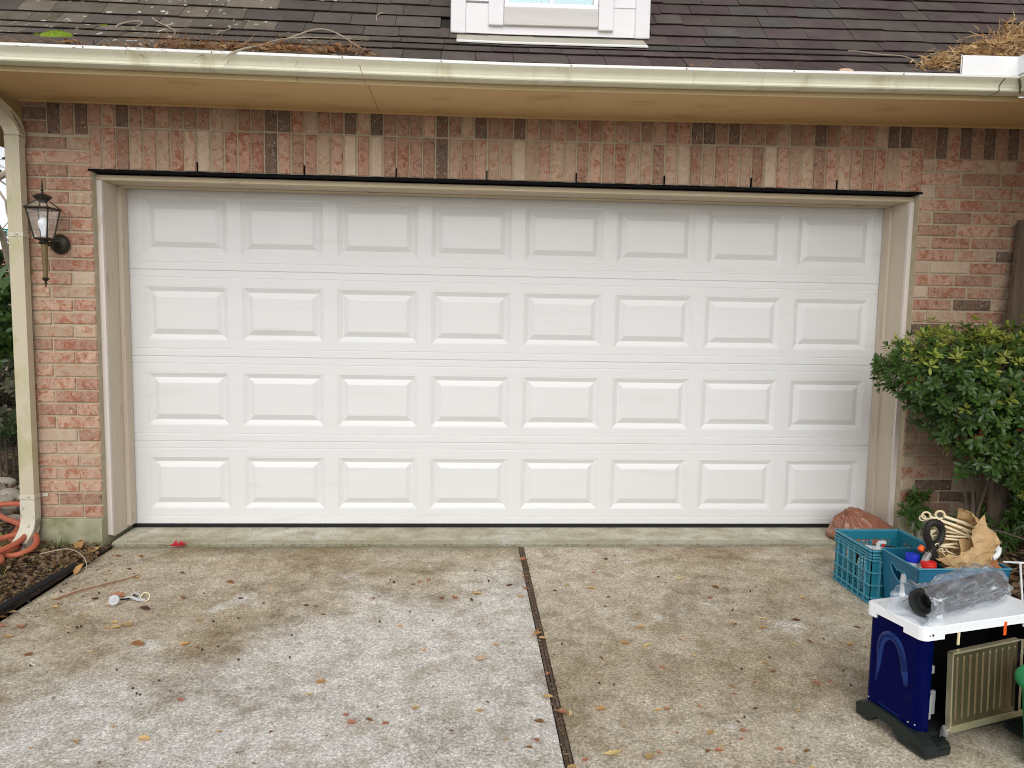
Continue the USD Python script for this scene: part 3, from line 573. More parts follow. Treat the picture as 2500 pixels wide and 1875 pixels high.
for q in ((WX0 + .001, WX1 - .001, 3.046, 3.071), (WX0 + .001, WX0 + .028, 3.071, 3.85), (WX1 - .028, WX1 - .001, 3.071, 3.85), ((WX0 + WX1) / 2 - .012, (WX0 + WX1) / 2 + .012, 3.071, 3.85)):
    wf.add(*hullbox(q[0], q[1], YD - .020, YD + .012, q[2], q[3], .003))
wfp = obj('window_frame', wf.t, 'window_vinyl', dm)
xm = (WX0 + WX1) / 2
for a, b in ((WX0 + .028, xm - .012), (xm + .012, WX1 - .028)):
    obj('window_pane', box(a, b, YD - .004, YD - .001, 3.071, 3.85), 'window_glass', dm)
obj('window_blind', box(WX0 + .01, WX1 - .01, YD + .0085, YD + .011, 3.05, 3.9), 'dark_room', dm)  # dark sheet painted in for the unlit room behind the panes
fl = [rp(LK - .135, .022), rp(LK - .13, .027), rp(LK - .06, .026), rp(LK - .005, .024), (YD + .006, 2.905), (YD + .010, 2.905), rp(LK + .0, .018), rp(LK - .06, .019)]
obj('flashing', extr([tuple(p) for p in fl], np.linspace(DL + .035, DR_ - .035, 12)), 'flashing', dm, smooth=30)
obj('flashing_lip', extr([tuple(rp(LK - .137, .021)), tuple(rp(LK - .137, .028)), tuple(rp(LK - .118, .0285)), tuple(rp(LK - .118, .026))], np.linspace(DL + .035, DR_ - .035, 12)), 'gutter_lip', dm)
obj('shadow_gap', box(DL + .03, DR_ - .03, YD + .002, YD + .03, 2.872, 2.9045), 'black_gap', dm)  # black strip painted in as the shade below the dormer boards
# ------------------------------------------------------------------ wall lantern
lp = thing('wall_lantern', 'old bronze wall lantern with a white bulb on the left brick pier', 'lantern')
LX, LY, LZ = -.228, -.475, 1.75
bpm = lathe([(0, .0), (.052, .0), (.056, .006), (.050, .014), (.038, .022), (.020, .030), (0, .031)], 26)
obj('back_plate', xf(bpm, rotx(math.pi / 2), (LX + .012, YB - .003, 1.735)), 'lamp_bronze', lp, smooth=40)
obj('arm', tube(spline([(LX + .012, YB - .02, 1.735), (LX + .006, -.40, 1.728), (LX, -.45, 1.728), (LX, LY, 1.735)], 12), .013, 10), 'lamp_bronze', lp, smooth=40)
obj('torch_stem', lathe([(0, -.190), (.011, -.188), (.012, -.17), (.0165, -.02), (.0175, .0), (0, .0)], 18, (LX, LY, 1.722)), 'lamp_brass', lp, smooth=35)
obj('stem_collar', lathe([(0, 0), (.026, .0), (.028, .006), (.02, .012), (.02, .018), (.031, .022), (.031, .028), (0, .03)], 20, (LX, LY, 1.722)), 'lamp_bronze', lp, smooth=30)
obj('bottom_finial', lathe([(0, -.052), (.003, -.05), (.0035, -.036), (.008, -.03), (.008, -.025), (.0035, -.022), (.017, -.006), (.019, -.002), (.012, .004), (0, .005)], 16, (LX, LY, 1.535)), 'lamp_bronze', lp, smooth=35)
zb, zt, hb, ht = 1.752, 1.912, .034, .059
c4 = lambda h, z: [(LX + h * sx, LY + h * sy, z) for sx, sy in ((-1, -1), (1, -1), (1, 1), (-1, 1))]
fm = MB(); lo, hi = c4(hb, zb), c4(ht, zt)
for i in range(4):
    obj('cage_bar', tube([lo[i], hi[i]], .0042, 6), 'lamp_bronze', lp)
    k = (i + 1) % 4
    obj('cage_rail', tube([hi[i], hi[k]], .0042, 6), 'lamp_bronze', lp); fm.add(*tube([lo[i], lo[k]], .005, 6))
    e = .995; cen = np.array([LX, LY, 0]) ; q = [np.array(p) * 1.0 for p in (lo[i], lo[k], hi[k], hi[i])]
    q = [cen * (1 - e) * np.array([1, 1, 0]) + p * np.array([e, e, 1]) for p in q]
    n = np.cross(q[1] - q[0], q[3] - q[0]); n /= np.linalg.norm(n); b = [p - n * .0012 for p in q]
    obj('glass_pane', MB().add(q + b, [(0, 1, 2, 3), (7, 6, 5, 4), (0, 4, 5, 1), (1, 5, 6, 2), (2, 6, 7, 3), (3, 7, 4, 0)]).t, 'lamp_glass', lp)
fm.add(*hullbox(LX - hb, LX + hb, LY - hb, LY + hb, zb - .006, zb, .002))
obj('cage_base', fm.t, 'lamp_bronze', lp)
ap_ = c4(.024, 1.958); hh = c4(ht + .006, zt + .004)
rc = MB()
for i in range(4): rc.add(*tube([hh[i], ap_[i]], .0035, 6)); rc.add(*tube([hh[i], hh[(i + 1) % 4]], .0045, 6))
obj('roof_cap', rc.t, 'lamp_bronze', lp)
for i in range(4): obj('roof_glass', MB().add([hh[i], hh[(i + 1) % 4], ap_[(i + 1) % 4], ap_[i]], [(0, 1, 2, 3)]).t, 'lamp_glass', lp)
obj('top_dome', lathe([(.0, -.006), (.018, -.006), (.022, -.002), (.033, .008), (.045, .020), (.048, .026), (.042, .031), (.018, .041), (0, .042)], 24, (LX, LY, 1.955)), 'lamp_bronze', lp, smooth=50)
obj('top_finial', lathe([(.006, 0), (.0075, .012), (.004, .018), (.0085, .024), (.004, .032), (.0055, .045), (.0015, .085), (0, .086)], 14, (LX, LY, 1.992)), 'lamp_bronze', lp, smooth=40)
obj('bulb', lathe([(0, .012), (.013, .012), (.014, .04), (.019, .055), (.026, .072), (.028, .085), (.024, .1), (.016, .111), (0, .115)], 22, (LX, LY, zb)), 'bulb_white', lp, smooth=True)

# ------------------------------------------------------------------ small growth and wreckage on the roof
def blades(n, cx, cy, cz, rx, ry, h, w, seed, lean=.5, z_of=None):
    q = np.random.default_rng(seed); mb = MB()
    for _ in range(n):
        a = q.uniform(0, 6.28); rr = math.sqrt(q.uniform(0, 1)); x, y = cx + rx * rr * math.cos(a), cy + ry * rr * math.sin(a)
        z = cz if z_of is None else z_of(x, y); hh = h * q.uniform(.5, 1.2) * (1 - .5 * rr); d = q.normal(0, lean, 2) * hh; t = q.uniform(0, 3.14); wx, wy = w * math.cos(t), w * math.sin(t)
        mb.add([(x - wx, y - wy, z), (x + wx, y + wy, z), (x + d[0] * .4 + wx * .7, y + d[1] * .4 + wy * .7, z + hh * .65), (x + d[0] * .4 - wx * .7, y + d[1] * .4 - wy * .7, z + hh * .65), (x + d[0], y + d[1], z + hh * .9)], [(0, 1, 2), (0, 2, 3), (3, 2, 4)])
    return mb.t
def roof_z(x, y, lift=.016):
    if y <= K0[0]: z = E0[1] + (y - E0[0]) * math.tan(T1)
    else: z = K0[1] + (y - K0[0]) * math.tan(T2)
    return z + lift + float(np.interp(x, RX, RZ))
def dome_clump(x, y, rx, ry, h, n, seed):
    q = np.random.default_rng(seed); ic = trimesh.creation.icosphere(3); v = ic.vertices.copy(); v *= 1 + .35 * (meshkit.fbm(v * 2.3 + seed, 3, seed)[:, None] - .5)
    v = v * [rx, ry, h]; v[:, 2] += [roof_z(x + a, y + b, .004) for a, b in v[:, :2]]; v[:, 0] += x; v[:, 1] += y
    mb = MB().add(v, ic.faces); mb.add(*blades(n, x, y, 0, rx, ry, .014, .0012, seed, .6, lambda a, b: roof_z(a, b, .004) + h * .75 * max(0, 1 - ((a - x) / rx) ** 2 - ((b - y) / ry) ** 2) ** .5)); return mb.t
for i, (x, y, rx, ry, h, lab) in enumerate([(-.105, -.585, .06, .030, .018, 'bright moss at the left picture edge, highest on the roof'), (.075, -.845, .078, .030, .028, 'largest bright green moss cushion above the left gutter'), (.215, -.655, .024, .018, .014, 'small round moss cushion near the left end of the roof'),
                                            (-.02, -.845, .013, .010, .008, 'tiny moss tuft left of the largest moss cushion'), (.34, -.70, .018, .011, .008, 'thin moss tuft right of the small round cushion'), (.42, -.785, .016, .010, .008, 'faint moss tuft nearest the dead twigs on the roof')]):
    tag(obj('moss_clump', dome_clump(x, y, rx, ry, h, 500 if rx > .04 else 120, 60 + i), 'moss', smooth=40), lab, 'moss')
def stick(name, pts, r, mt, label, cat, group=None, taper=.6, n=26):
    p = spline(pts, n); return tag(obj(name, tube(p, np.linspace(r, r * taper, len(p)), 6), mt), label, cat, group)
rz = lambda x, y, l=.02: (x, y, roof_z(x, y, l))
stick('roof_twig', [(.94, -1.03, 2.575), (1.02, -1.0, 2.63), rz(1.14, -.90, .03), rz(1.27, -.80, .06), rz(1.36, -.735, .065), rz(1.44, -.76, .05), rz(1.52, -.83, .03), rz(1.60, -.92, .02), (1.66, -.97, 2.635)], .0046, 'twig_pale', 'long bent bare twig arching over the gutter left of the dormer', 'twig')
stick('roof_twig', [rz(1.10, -.93, .03), rz(1.24, -.86, .05), rz(1.36, -.82, .045), rz(1.43, -.80, .04)], .0034, 'twig_pale', 'thinner straight twig lying below the arched one', 'twig')
stick('roof_twig', [rz(.42, -.55), rz(.53, -.66, .03), rz(.615, -.76, .03), rz(.64, -.85, .03), (.62, -.95, 2.66)], .0032, 'twig_pale', 'hooked thin twig above the needle heap in the gutter', 'twig')
stick('roof_twig', [rz(.845, -.52), rz(.85, -.60, .02), rz(.84, -.665, .02), rz(.80, -.69, .02)], .0036, 'twig_pale', 'short forked twig halfway between the needle heap and the dormer', 'twig')
stick('roof_twig', [rz(1.63, -.44), rz(1.60, -.48, .03), rz(1.605, -.50, .02)], .0036, 'twig_pale', 'tiny curled twig beside the left dormer corner', 'twig')
stick('roof_twig', [rz(4.20, -.66), rz(4.28, -.72, .03), rz(4.35, -.75, .03), rz(4.42, -.76, .03), rz(4.49, -.83, .02)], .0032, 'twig_pale', 'curved pale twig on the right of the roof', 'twig')
stick('roof_twig', [rz(.30, -.70), rz(.33, -.62, .03), rz(.36, -.60, .03), rz(.38, -.69, .02)], .0042, 'twig_pale', 'white crooked twig between the moss cushions', 'twig')
stick('hanging_needle', [(1.585, -1.015, 2.57), (1.60, -1.012, 2.52), (1.612, -1.0, 2.485)], .0022, 'needles', 'single pine needle hanging in front of the fascia', 'needle')
def needle_heap(segs, n, seed, colour='needles', L=(.04, .13), flat=.35, w=.0011, leafy=.2):
    """segs: list of (centre, spread xyz, weight)"""
    q = np.random.default_rng(seed); mb = MB(); wsum = np.cumsum([s[2] for s in segs]); wsum = wsum / wsum[-1]
    for _ in range(n):
        c, sp, _w = segs[int(np.searchsorted(wsum, q.random()))]; p = np.array(c) + q.normal(0, 1, 3) * sp; d = q.normal(0, 1, 3) * [1, .8, flat]; d /= np.linalg.norm(d)
        if q.random() < leafy:
            l = q.uniform(.012, .03); s = np.cross(d, q.normal(0, 1, 3)); s *= l * .4 / np.linalg.norm(s); e = d * l; up = np.cross(d, s) * .35 / max(l, .01) * l
            mb.add([p - e, p + s, p + e, p - s, p + up * .4], [(0, 1, 4), (1, 2, 4), (2, 3, 4), (3, 0, 4)])
        else:
            l = q.uniform(*L); s = np.cross(d, q.normal(0, 1, 3)); s *= w * q.uniform(.7, 1.8) / np.linalg.norm(s); m_ = p + d * l * .5 + q.normal(0, .006, 3); e = p + d * l; t = np.cross(d, s); t *= w / np.linalg.norm(t)
            mb.add([p - s, p + s, m_ + s, m_ - s, e + t * .3, p + t, m_ + t], [(0, 1, 2), (0, 2, 3), (3, 2, 4), (0, 5, 6), (0, 6, 3), (5, 1, 2), (5, 2, 6)])
    return mb.t
gs = [((x, -.945, 2.628 + .006 * math.sin(x * 9)), (.05, .02, .010), .55) for x in np.arange(-.9, .75, .08)] + [((x, -.93, 2.645), (.06, .025, .014), 2.4) for x in np.arange(.70, 1.55, .08)] + [((x, -.94, 2.635), (.06, .02, .008), .9) for x in np.arange(.55, .75, .06)] + [((1.60, -.95, 2.63), (.05, .015, .008), .8)]
tag(obj('needle_litter', needle_heap(gs, 3000, 4, leafy=.35), 'needles', kind='stuff'), 'rusty pine needles and leaf crumbs filling the left half of the gutter', 'needles')
tag(obj('needle_litter', needle_heap([((x, -.95, 2.632), (.06, .015, .006), 1) for x in (3.30, 3.7, 4.1, 3.28)] + [((3.30, -.95, 2.634), (.03, .012, .008), 3)], 90, 5, leafy=.4), 'needles', kind='stuff'), 'few scattered needles along the right half of the gutter', 'needles')
tag(obj('straw_heap', needle_heap([((4.52, -.90, 2.70), (.045, .03, .022), 1), ((4.58, -.88, 2.72), (.03, .03, .028), 1)], 420, 6, 'straw', (.04, .09), .5, .0018, .25), 'straw', kind='stuff'), 'small heap of straw left of the splash guard', 'straw')
tag(obj('straw_heap', needle_heap([((4.80, -.80, 2.79), (.06, .05, .03), 1), ((4.95, -.78, 2.84), (.06, .05, .04), 1.2), ((5.10, -.74, 2.90), (.06, .05, .05), 1.3)], 1500, 7, 'straw', (.04, .12), .55, .0018, .3), 'straw', kind='stuff'), 'large heap of straw and red leaves behind the splash guard', 'straw')
pb = trimesh.creation.icosphere(2); pb.apply_scale((.055, .03, .022)); pb.apply_translation((4.04, -.955, 2.628 + .012))
tag(obj('dry_bract', MB().mesh(pb).t, 'leaf_blush', smooth=True), 'pale dry leaf bulging over the right gutter lip', 'leaf')

# ------------------------------------------------------------------ leaves, acorns and scraps on the drive
LV = """a,0.139,-1.167,0.035 a,0.203,-1.161,0.014 a,0.187,-1.271,0.039 a,0.382,-1.378,0.022 b,0.356,-1.772,0.039 w,0.424,-1.856,0.028 b,0.755,-1.688,0.065 o,0.945,-1.680,0.040 t,0.590,-1.739,0.024 a,1.079,-2.390,0.043 a,0.866,-2.397,0.027 a,0.743,-2.427,0.017 r,1.101,-2.141,0.030 a,1.306,-2.347,0.018 a,0.174,-1.595,0.041 r,0.162,-1.492,0.047 r,0.082,-1.484,0.032 b,0.022,-1.386,0.027 a,0.035,-1.325,0.039 r,0.418,-1.140,0.082 s,0.426,-1.253,0.040 d,0.622,-1.306,0.061 d,0.494,-1.134,0.035 b,0.742,-1.168,0.041 b,0.909,-0.967,0.055 d,1.025,-1.179,0.029 d,0.823,-1.107,0.018 a,0.941,-2.308,0.020 d,0.116,-1.082,0.027 d,0.329,-1.177,0.035 a,0.919,-1.427,0.033 a,1.372,-2.559,0.022 b,1.009,-1.715,0.020 a,0.387,-0.875,0.038 a,0.611,-1.481,0.058 a,0.581,-1.506,0.042 a,0.535,-1.505,0.032 a,0.547,-1.454,0.037 n,0.311,-1.100,0.013 n,0.406,-1.564,0.011 n,0.419,-1.866,0.012 n,1.037,-1.740,0.014 n,1.214,-1.832,0.013 n,0.967,-1.998,0.009 n,0.986,-1.452,0.013 n,0.895,-2.055,0.006 n,0.926,-2.094,0.007 n,0.942,-2.103,0.006 n,0.036,-1.211,0.016 n,0.084,-0.967,0.011 n,0.415,-1.509,0.016 n,0.426,-1.497,0.013 n,1.093,-1.711,0.009 n,0.770,-1.908,0.006 n,1.086,-1.417,0.010 a,1.142,-1.062,0.027 d,1.363,-1.274,0.029 d,1.410,-1.282,0.014 r,1.882,-0.961,0.031 d,1.856,-0.995,0.019 r,1.933,-0.930,0.028 a,2.189,-1.124,0.048 b,2.012,-1.193,0.035 r,2.076,-1.186,0.041 d,2.159,-1.218,0.035 r,1.672,-1.188,0.024 a,1.834,-1.513,0.032 o,1.956,-1.762,0.022 s,2.194,-1.843,0.059 o,2.262,-1.718,0.025 o,1.580,-2.026,0.045 t,1.552,-2.112,0.035 a,1.956,-2.217,0.034 a,2.184,-2.239,0.030 d,2.215,-2.187,0.015 r,1.715,-2.262,0.025 r,1.742,-2.312,0.037 r,1.859,-2.315,0.029 b,1.800,-2.295,0.033 b,1.481,-2.358,0.018 b,1.463,-1.382,0.025 n,1.153,-1.242,0.011 n,1.867,-1.357,0.012 n,1.738,-1.468,0.014 n,1.980,-1.459,0.011 n,1.373,-1.606,0.012 n,1.415,-1.816,0.009 n,1.752,-0.968,0.015 n,1.730,-0.933,0.011 n,2.251,-0.956,0.015 d,3.179,-0.903,0.026 t,3.297,-0.923,0.059 b,3.445,-1.059,0.044 r,3.372,-1.201,0.037 b,3.497,-1.086,0.019 b,3.428,-1.363,0.029 r,3.592,-1.381,0.020 t,3.541,-1.462,0.048 d,3.690,-1.486,0.043 a,3.852,-1.207,0.034 o,2.932,-1.546,0.041 s,3.086,-1.679,0.040 o,2.823,-1.716,0.042 t,2.915,-1.730,0.057 b,2.695,-1.844,0.023 r,2.929,-1.939,0.027 a,3.092,-1.836,0.018 o,3.375,-1.518,0.025 o,3.495,-1.560,0.039 t,3.563,-1.725,0.034 b,3.647,-1.709,0.027 a,3.818,-1.736,0.037 b,3.942,-1.568,0.033 a,3.370,-1.902,0.030 r,3.372,-1.975,0.029 o,2.623,-2.244,0.041 r,2.864,-2.251,0.026 a,2.827,-2.258,0.030 a,3.009,-2.065,0.021 o,3.162,-2.092,0.023 r,3.263,-2.064,0.019 r,3.149,-2.151,0.020 r,2.988,-2.236,0.022 d,3.189,-2.258,0.022 r,3.501,-2.081,0.033 r,3.565,-2.064,0.019 a,3.342,-2.272,0.022 a,2.685,-2.358,0.019 r,2.858,-2.402,0.016 a,2.975,-2.403,0.037 r,3.089,-2.398,0.029 b,2.928,-2.515,0.028 r,2.966,-2.511,0.032 a,2.990,-2.481,0.012 r,3.066,-2.448,0.020 t,2.618,-2.514,0.066 a,2.732,-2.534,0.043 r,2.766,-2.515,0.020 r,3.173,-2.507,0.024 b,3.255,-2.524,0.028 s,3.183,-2.577,0.031 a,3.236,-2.607,0.019 n,2.703,-2.071,0.011 n,3.249,-1.957,0.012 n,3.406,-1.860,0.010 n,3.628,-2.101,0.011 n,3.660,-1.982,0.009 n,3.385,-1.522,0.009 n,2.814,-1.305,0.011 n,3.610,-1.118,0.013 n,3.125,-2.313,0.008 n,2.650,-2.056,0.009 r,2.463,-0.602,0.050 b,2.458,-0.884,0.039 b,2.440,-1.062,0.037 d,2.358,-1.021,0.037 a,2.182,-1.118,0.043 a,2.662,-1.014,0.030 a,2.783,-1.056,0.045 d,2.588,-1.094,0.026 d,2.946,-0.605,0.033 r,2.837,-0.825,0.024 b,2.852,-1.185,0.025 o,2.453,-1.606,0.051 a,2.471,-1.650,0.037 r,2.458,-1.975,0.028 a,2.439,-2.150,0.042 r,2.479,-2.260,0.041 t,2.508,-2.272,0.035 b,2.391,-2.323,0.040 a,2.272,-2.424,0.017 r,2.372,-2.431,0.028 b,2.344,-2.475,0.026 r,2.517,-2.550,0.027 a,2.472,-2.582,0.036 a,2.407,-1.169,0.036 n,2.179,-0.796,0.014 n,2.251,-0.957,0.014 n,2.812,-1.307,0.011 n,2.547,-1.715,0.012 x,0.407,-0.410,0.093 b,0.145,-0.535,0.042 b,0.273,-0.544,0.042 w,0.360,-0.536,0.016 d,0.302,-0.754,0.030 a,0.388,-0.876,0.039 d,0.608,-0.815,0.030 a,0.231,-0.811,0.025"""
def leaf_mesh(t, w, q):
    """one dry leaf about w metres across, curled; in the xy plane, standing on z = 0"""
    n = 9; s = np.linspace(0, 1, n)
    if t in 'at': half = np.sin(np.pi * s ** .85) * (.30 if t == 'a' else .16); curl = q.uniform(.25, .8)
    elif t in 'bd': half = np.sin(np.pi * s) * .26; curl = q.uniform(.9, 1.8)
    elif t in 'ro': half = np.sin(np.pi * s) * .30 * (1 + .45 * np.cos(s * 6 * np.pi)); curl = q.uniform(.4, 1.2)
    else: half = np.sin(np.pi * s) * .32; curl = .3
    if t == 's':
        k = 10; a = np.arange(k) * 2 * np.pi / k; r = np.where(np.arange(k) % 2 == 0, .5, .24) * q.uniform(.85, 1.15, k)
        v = np.column_stack([r * np.cos(a), r * np.sin(a), .12 * np.abs(r) ** 1.5 + q.uniform(0, .08, k)]); v = np.vstack([v, (0, 0, .05)]) * w
        f = [(i, (i + 1) % k, k) for i in range(k)]; v[:, 2] += .003; return (v, np.array(f))
    xs = (s - .5); bend = q.uniform(-.35, .35); tw = q.uniform(-.6, .6)
    v = []
    for i in range(n):
        h = half[i] * (1 + q.uniform(-.12, .12)); yc = bend * xs[i] ** 2; zl = .10 * (2 * xs[i]) ** 2 * curl
        for sd in (-1, 0, 1):
            zz = zl + (abs(sd) * h * math.sin(curl * .9) + sd * tw * h * xs[i]) + .02; v.append((xs[i], yc + sd * h * math.cos(curl * .6), zz))
    v = np.array(v) * w; f = []
    for i in range(n - 1):
        for j in range(2): a = i * 3 + j; f.append((a, a + 3, a + 4, a + 1))
    m = MB().add(v, f)
    st = tube([v[1], v[1] + np.array([-.12, q.uniform(-.05, .05), .02]) * w, v[1] + np.array([-.25, q.uniform(-.1, .1), -.02]) * w], .0006, 4); m.add(*st)
    v, f = m.t; v[:, 2] -= v[:, 2].min(); return (v, f)
KIND = {'a': ('leaf_tan', 'tan oval leaf', 'leaf'), 't': ('leaf_yellow', 'narrow yellow leaf', 'leaf'), 'b': ('leaf_brown', 'curled brown leaf', 'leaf'), 'd': ('leaf_dark', 'dark shrivelled leaf', 'leaf'),
        'r': ('leaf_rust', 'rusty red ragged leaf', 'leaf'), 'o': ('leaf_orange', 'orange wavy leaf', 'leaf'), 's': ('leaf_blush', 'pale pointed star shaped leaf', 'leaf'), 'x': ('leaf_scarlet', 'bright scarlet leaf', 'leaf'), 'w': ('chip_white', 'small white scrap', 'scrap'), 'n': ('acorn_black', 'small black acorn', 'acorn')}
SPECIAL = {(1.9, 's'): 0}
q = np.random.default_rng(77); leaves = [(a, float(b), float(c_), float(d)) for a, b, c_, d in (e.split(',') for e in LV.split())]
big_t = max((l for l in leaves if l[0] == 't'), key=lambda l: l[3]); star = max((l for l in leaves if l[0] == 's'), key=lambda l: l[3])
for k, (t, x, y, w) in enumerate(leaves):
    mt, nm, cat = KIND[t]; side = 'left' if x < 2.445 else ('right' if x > 2.49 else 'joint')
    on = {'left': 'on the concrete slab left of the joint', 'right': 'on the concrete slab right of the joint', 'joint': 'on the wooden joint strip between the slabs'}[side]
    band = 'near the door' if y > -1.25 else ('in the foreground' if y < -2.0 else 'half way down')
    if t == 'x': y = -.35
    gzz = GZ + .003 if side != 'joint' else GZ + .001
    if y > -.305: gzz = -.0275
    if t == 'n':
        ic = trimesh.creation.icosphere(2); r = max(.0055, w * .5) * .68; m = (ic.vertices * [r, r, r * 1.15] + [x, y, gzz + r * .9], ic.faces); label = f'{nm} {on}, {band}'
        tag(obj('acorn', m, mt, smooth=True), label, cat, f'acorns {on}, {band}'); continue
    if t == 'w':
        m = xf(tube(spline([(-w * .5, 0, .003), (0, .001, .0035), (w * .5, 0, .003)], 6), .0028, 7), rotz(q.uniform(0, 3)), (x, y, gzz)); tag(obj('white_scrap', m, mt), f'white scrap lying {on}, {band}', cat, f'white scraps {on}, {band}'); continue
    yaw = q.normal(0, .5) + (math.pi if q.random() < .5 else 0)
    m = xf(leaf_mesh('r' if t == 'x' else t, max(w, .016) * 1.08, q), rotz(yaw), (x, y, gzz))
    if (t, x, y, w) == star: label, grp = 'largest pale star shaped leaf, alone in the middle of the left slab', None; mt = 'leaf_blush'
    elif (t, x, y, w) == big_t: label, grp = 'long yellow leaf right of the joint near the lower picture edge', None
    elif t == 'x': label, grp = 'bright scarlet leaf below the left end of the apron', None
    else: label, grp = f'{nm} {on}, {band}', f'{nm} lying {on}, {band}'
    tag(obj('fallen_leaf', m, mt, smooth=60), label, cat, grp)
def crumbs(n, seed):
    q = np.random.default_rng(seed); mb = MB()
    for _ in range(n):
        u = q.random()
        if u < .34: x, y = q.normal(2.468, .010), q.uniform(-2.7, -.37)
        elif u < .66: x, y = q.uniform(.05, 4.2), -.318 - abs(q.normal(0, .018))
        elif u < .80: x, y = .05 + abs(q.normal(0, .12)), q.uniform(-1.5, -.5)
        else: x, y = q.uniform(.1, 4.4), q.uniform(-2.8, -.5)
        w = q.uniform(.003, .010); d = q.uniform(0, 6.28); z = GZ + .003 if not (2.445 < x < 2.49) else GZ - .002; a = np.array([math.cos(d), math.sin(d), 0]) * w; b = np.array([-math.sin(d), math.cos(d), 0]) * w * .45
        p = np.array([x, y, z]); mb.add([p - a, p + b + [0, 0, .002], p + a, p - b, p + [0, 0, w * .5]], [(0, 1, 4), (1, 2, 4), (2, 3, 4), (3, 0, 4)])
    return mb.t
tag(obj('leaf_crumbs', crumbs(760, 3), 'litter', kind='stuff'), 'fine leaf crumbs scattered over the concrete and caught in its joints', 'crumbs')
# broken toy bits by the left slab
ty = thing('broken_toy', 'broken toy scooter wheel and white frame lying among dead leaves on the left slab', 'toy')
tz = GZ + .002
obj('wheel', xf(lathe([(.007, -.007), (.019, -.009), (.0245, -.006), (.0255, 0), (.0245, .006), (.019, .009), (.007, .007)], 26), rotx(1.1) , (.452, -1.245, tz + .024)), 'dull_white', ty, smooth=40)
obj('hub', xf(lathe([(0, -.0095), (.009, -.0095), (.011, 0), (.009, .0095), (0, .0095)], 16), rotx(1.1), (.452, -1.245, tz + .024)), 'grey_bracket', ty, smooth=40)
obj('frame', MB().add(*tube(spline([(.475, -1.195, tz + .012), (.51, -1.19, tz + .016), (.54, -1.205, tz + .012), (.575, -1.20, tz + .010)], 14), .007, 8)).add(*tube(spline([(.50, -1.185, tz + .01), (.52, -1.165, tz + .028), (.54, -1.175, tz + .020), (.525, -1.19, tz + .01)], 14), .0035, 7)).t, 'dull_white', ty, smooth=40)
obj('hoop', xf(tube([(.021 * math.cos(a), .021 * math.sin(a), 0) for a in np.linspace(0, 6.28, 22)], .0028, 6, caps=False), rotx(1.0), (.572, -1.19, tz + .018)), 'cream_plastic', ty, smooth=40)
obj('axle', tube([(.46, -1.235, tz + .02), (.49, -1.20, tz + .012), (.53, -1.17, tz + .010)], .004, 7), 'rubber', ty)
stick('dry_twig', [(.155, -1.18, GZ + .008), (.25, -1.04, GZ + .012), (.33, -.95, GZ + .010), (.40, -.85, GZ + .012)], .004, 'twig_red', 'straight red twig lying on the left slab beside the black pipe', 'twig')
stick('dry_twig', [(-.25, -.60, -.0), (-.10, -.66, .045), (.03, -.75, .06), (.11, -.82, .03), (.125, -.92, GZ + .003)], .0035, 'twig_pale', 'thin curved stalk bending over the end of the black pipe', 'stalk')

# ------------------------------------------------------------------ left bed: litter, pipe, hose, stones, grass
tag(obj('edging_pipe', tube(spline([(-.02, -2.6, .0), (-.004, -1.6, -.004), (.004, -1.2, -.006), (.018, -.95, -.006), (.030, -.78, -.008)], 50), .0165, 14), 'rubber', smooth=40), 'black rubber pipe lying along the left edge of the drive', 'pipe')
hp = [(-1.3, .35, .02), (-1.0, .26, .02), (-.95, .16, .03), (-.80, .0, .035), (-.62, -.16, .045), (-.46, -.32, .05), (-.345, -.46, .045), (-.315, -.56, .02), (-.36, -.62, .0), (-.46, -.60, -.005), (-.62, -.50, .0), (-.80, -.40, .0), (-.98, -.25, .01), (-1.15, .0, .02), (-1.1, .22, .04), (-.93, .30, .05), (-.76, .18, .05), (-.70, .0, .02), (-.64, -.15, -.002), (-.56, -.33, -.004), (-.44, -.49, -.004), (-.45, -.58, -.01), (-.40, -.70, .008), (-.36, -.78, .012), (-.44, -.86, .01), (-.60, -.80, .015), (-.66, -.62, .035), (-.56, -.46, .04), (-.46, -.40, .055), (-.40, -.52, .05), (-.46, -.70, .03), (-.56, -.82, .015), (-.62, -.86, .005), (-.9, -.85, .0)]
tag(obj('garden_hose', tube(spline(hp, 320), .0165, 12), 'hose_rubber', smooth=60), 'thick orange garden hose coiled loosely beside the downspout', 'hose')
def litter(n, x0, x1, y0, y1, z, seed, size=(.02, .055), dens=None):
    q = np.random.default_rng(seed); mb = MB()
    for _ in range(n):
        x, y = q.uniform(x0, x1), q.uniform(y0, y1)
        w = q.uniform(*size); p = np.array([x, y, z + q.uniform(-.012, .022)]); a = q.normal(0, 1, 3) * [1, 1, .35]; a /= np.linalg.norm(a); s = np.cross(a, q.normal(0, .5, 3) + [0, 0, 1]); s /= np.linalg.norm(s); u = np.cross(s, a)
        r = w * q.uniform(.2, .42); L = [p - a * w * .5, p - a * w * .15 + s * r * .9 + u * r * .3, p + a * w * .2 + s * r * .8 + u * r * .4, p + a * w * .5 + u * r * .3, p + a * w * .2 - s * r * .8 + u * r * .4, p - a * w * .15 - s * r * .9 + u * r * .3]
        mb.add(L + [p, p + a * w * .2], [(0, 1, 6), (1, 2, 7), (1, 7, 6), (2, 3, 7), (3, 4, 7), (4, 5, 6), (4, 6, 7), (5, 0, 6)])
    return mb.t
tag(obj('leaf_litter', MB().add(*litter(7500, -1.3, .0, -2.2, -.36, -.024, 21, (.012, .038))).add(*litter(2600, -2.6, -.42, -.4, 2.5, -.025, 22, (.025, .06))).add(*litter(160, -.38, .06, -.8, -.38, -.015, 23)).t, 'litter', kind='stuff'), 'brown leaf litter covering the bed left of the drive', 'leaf litter')
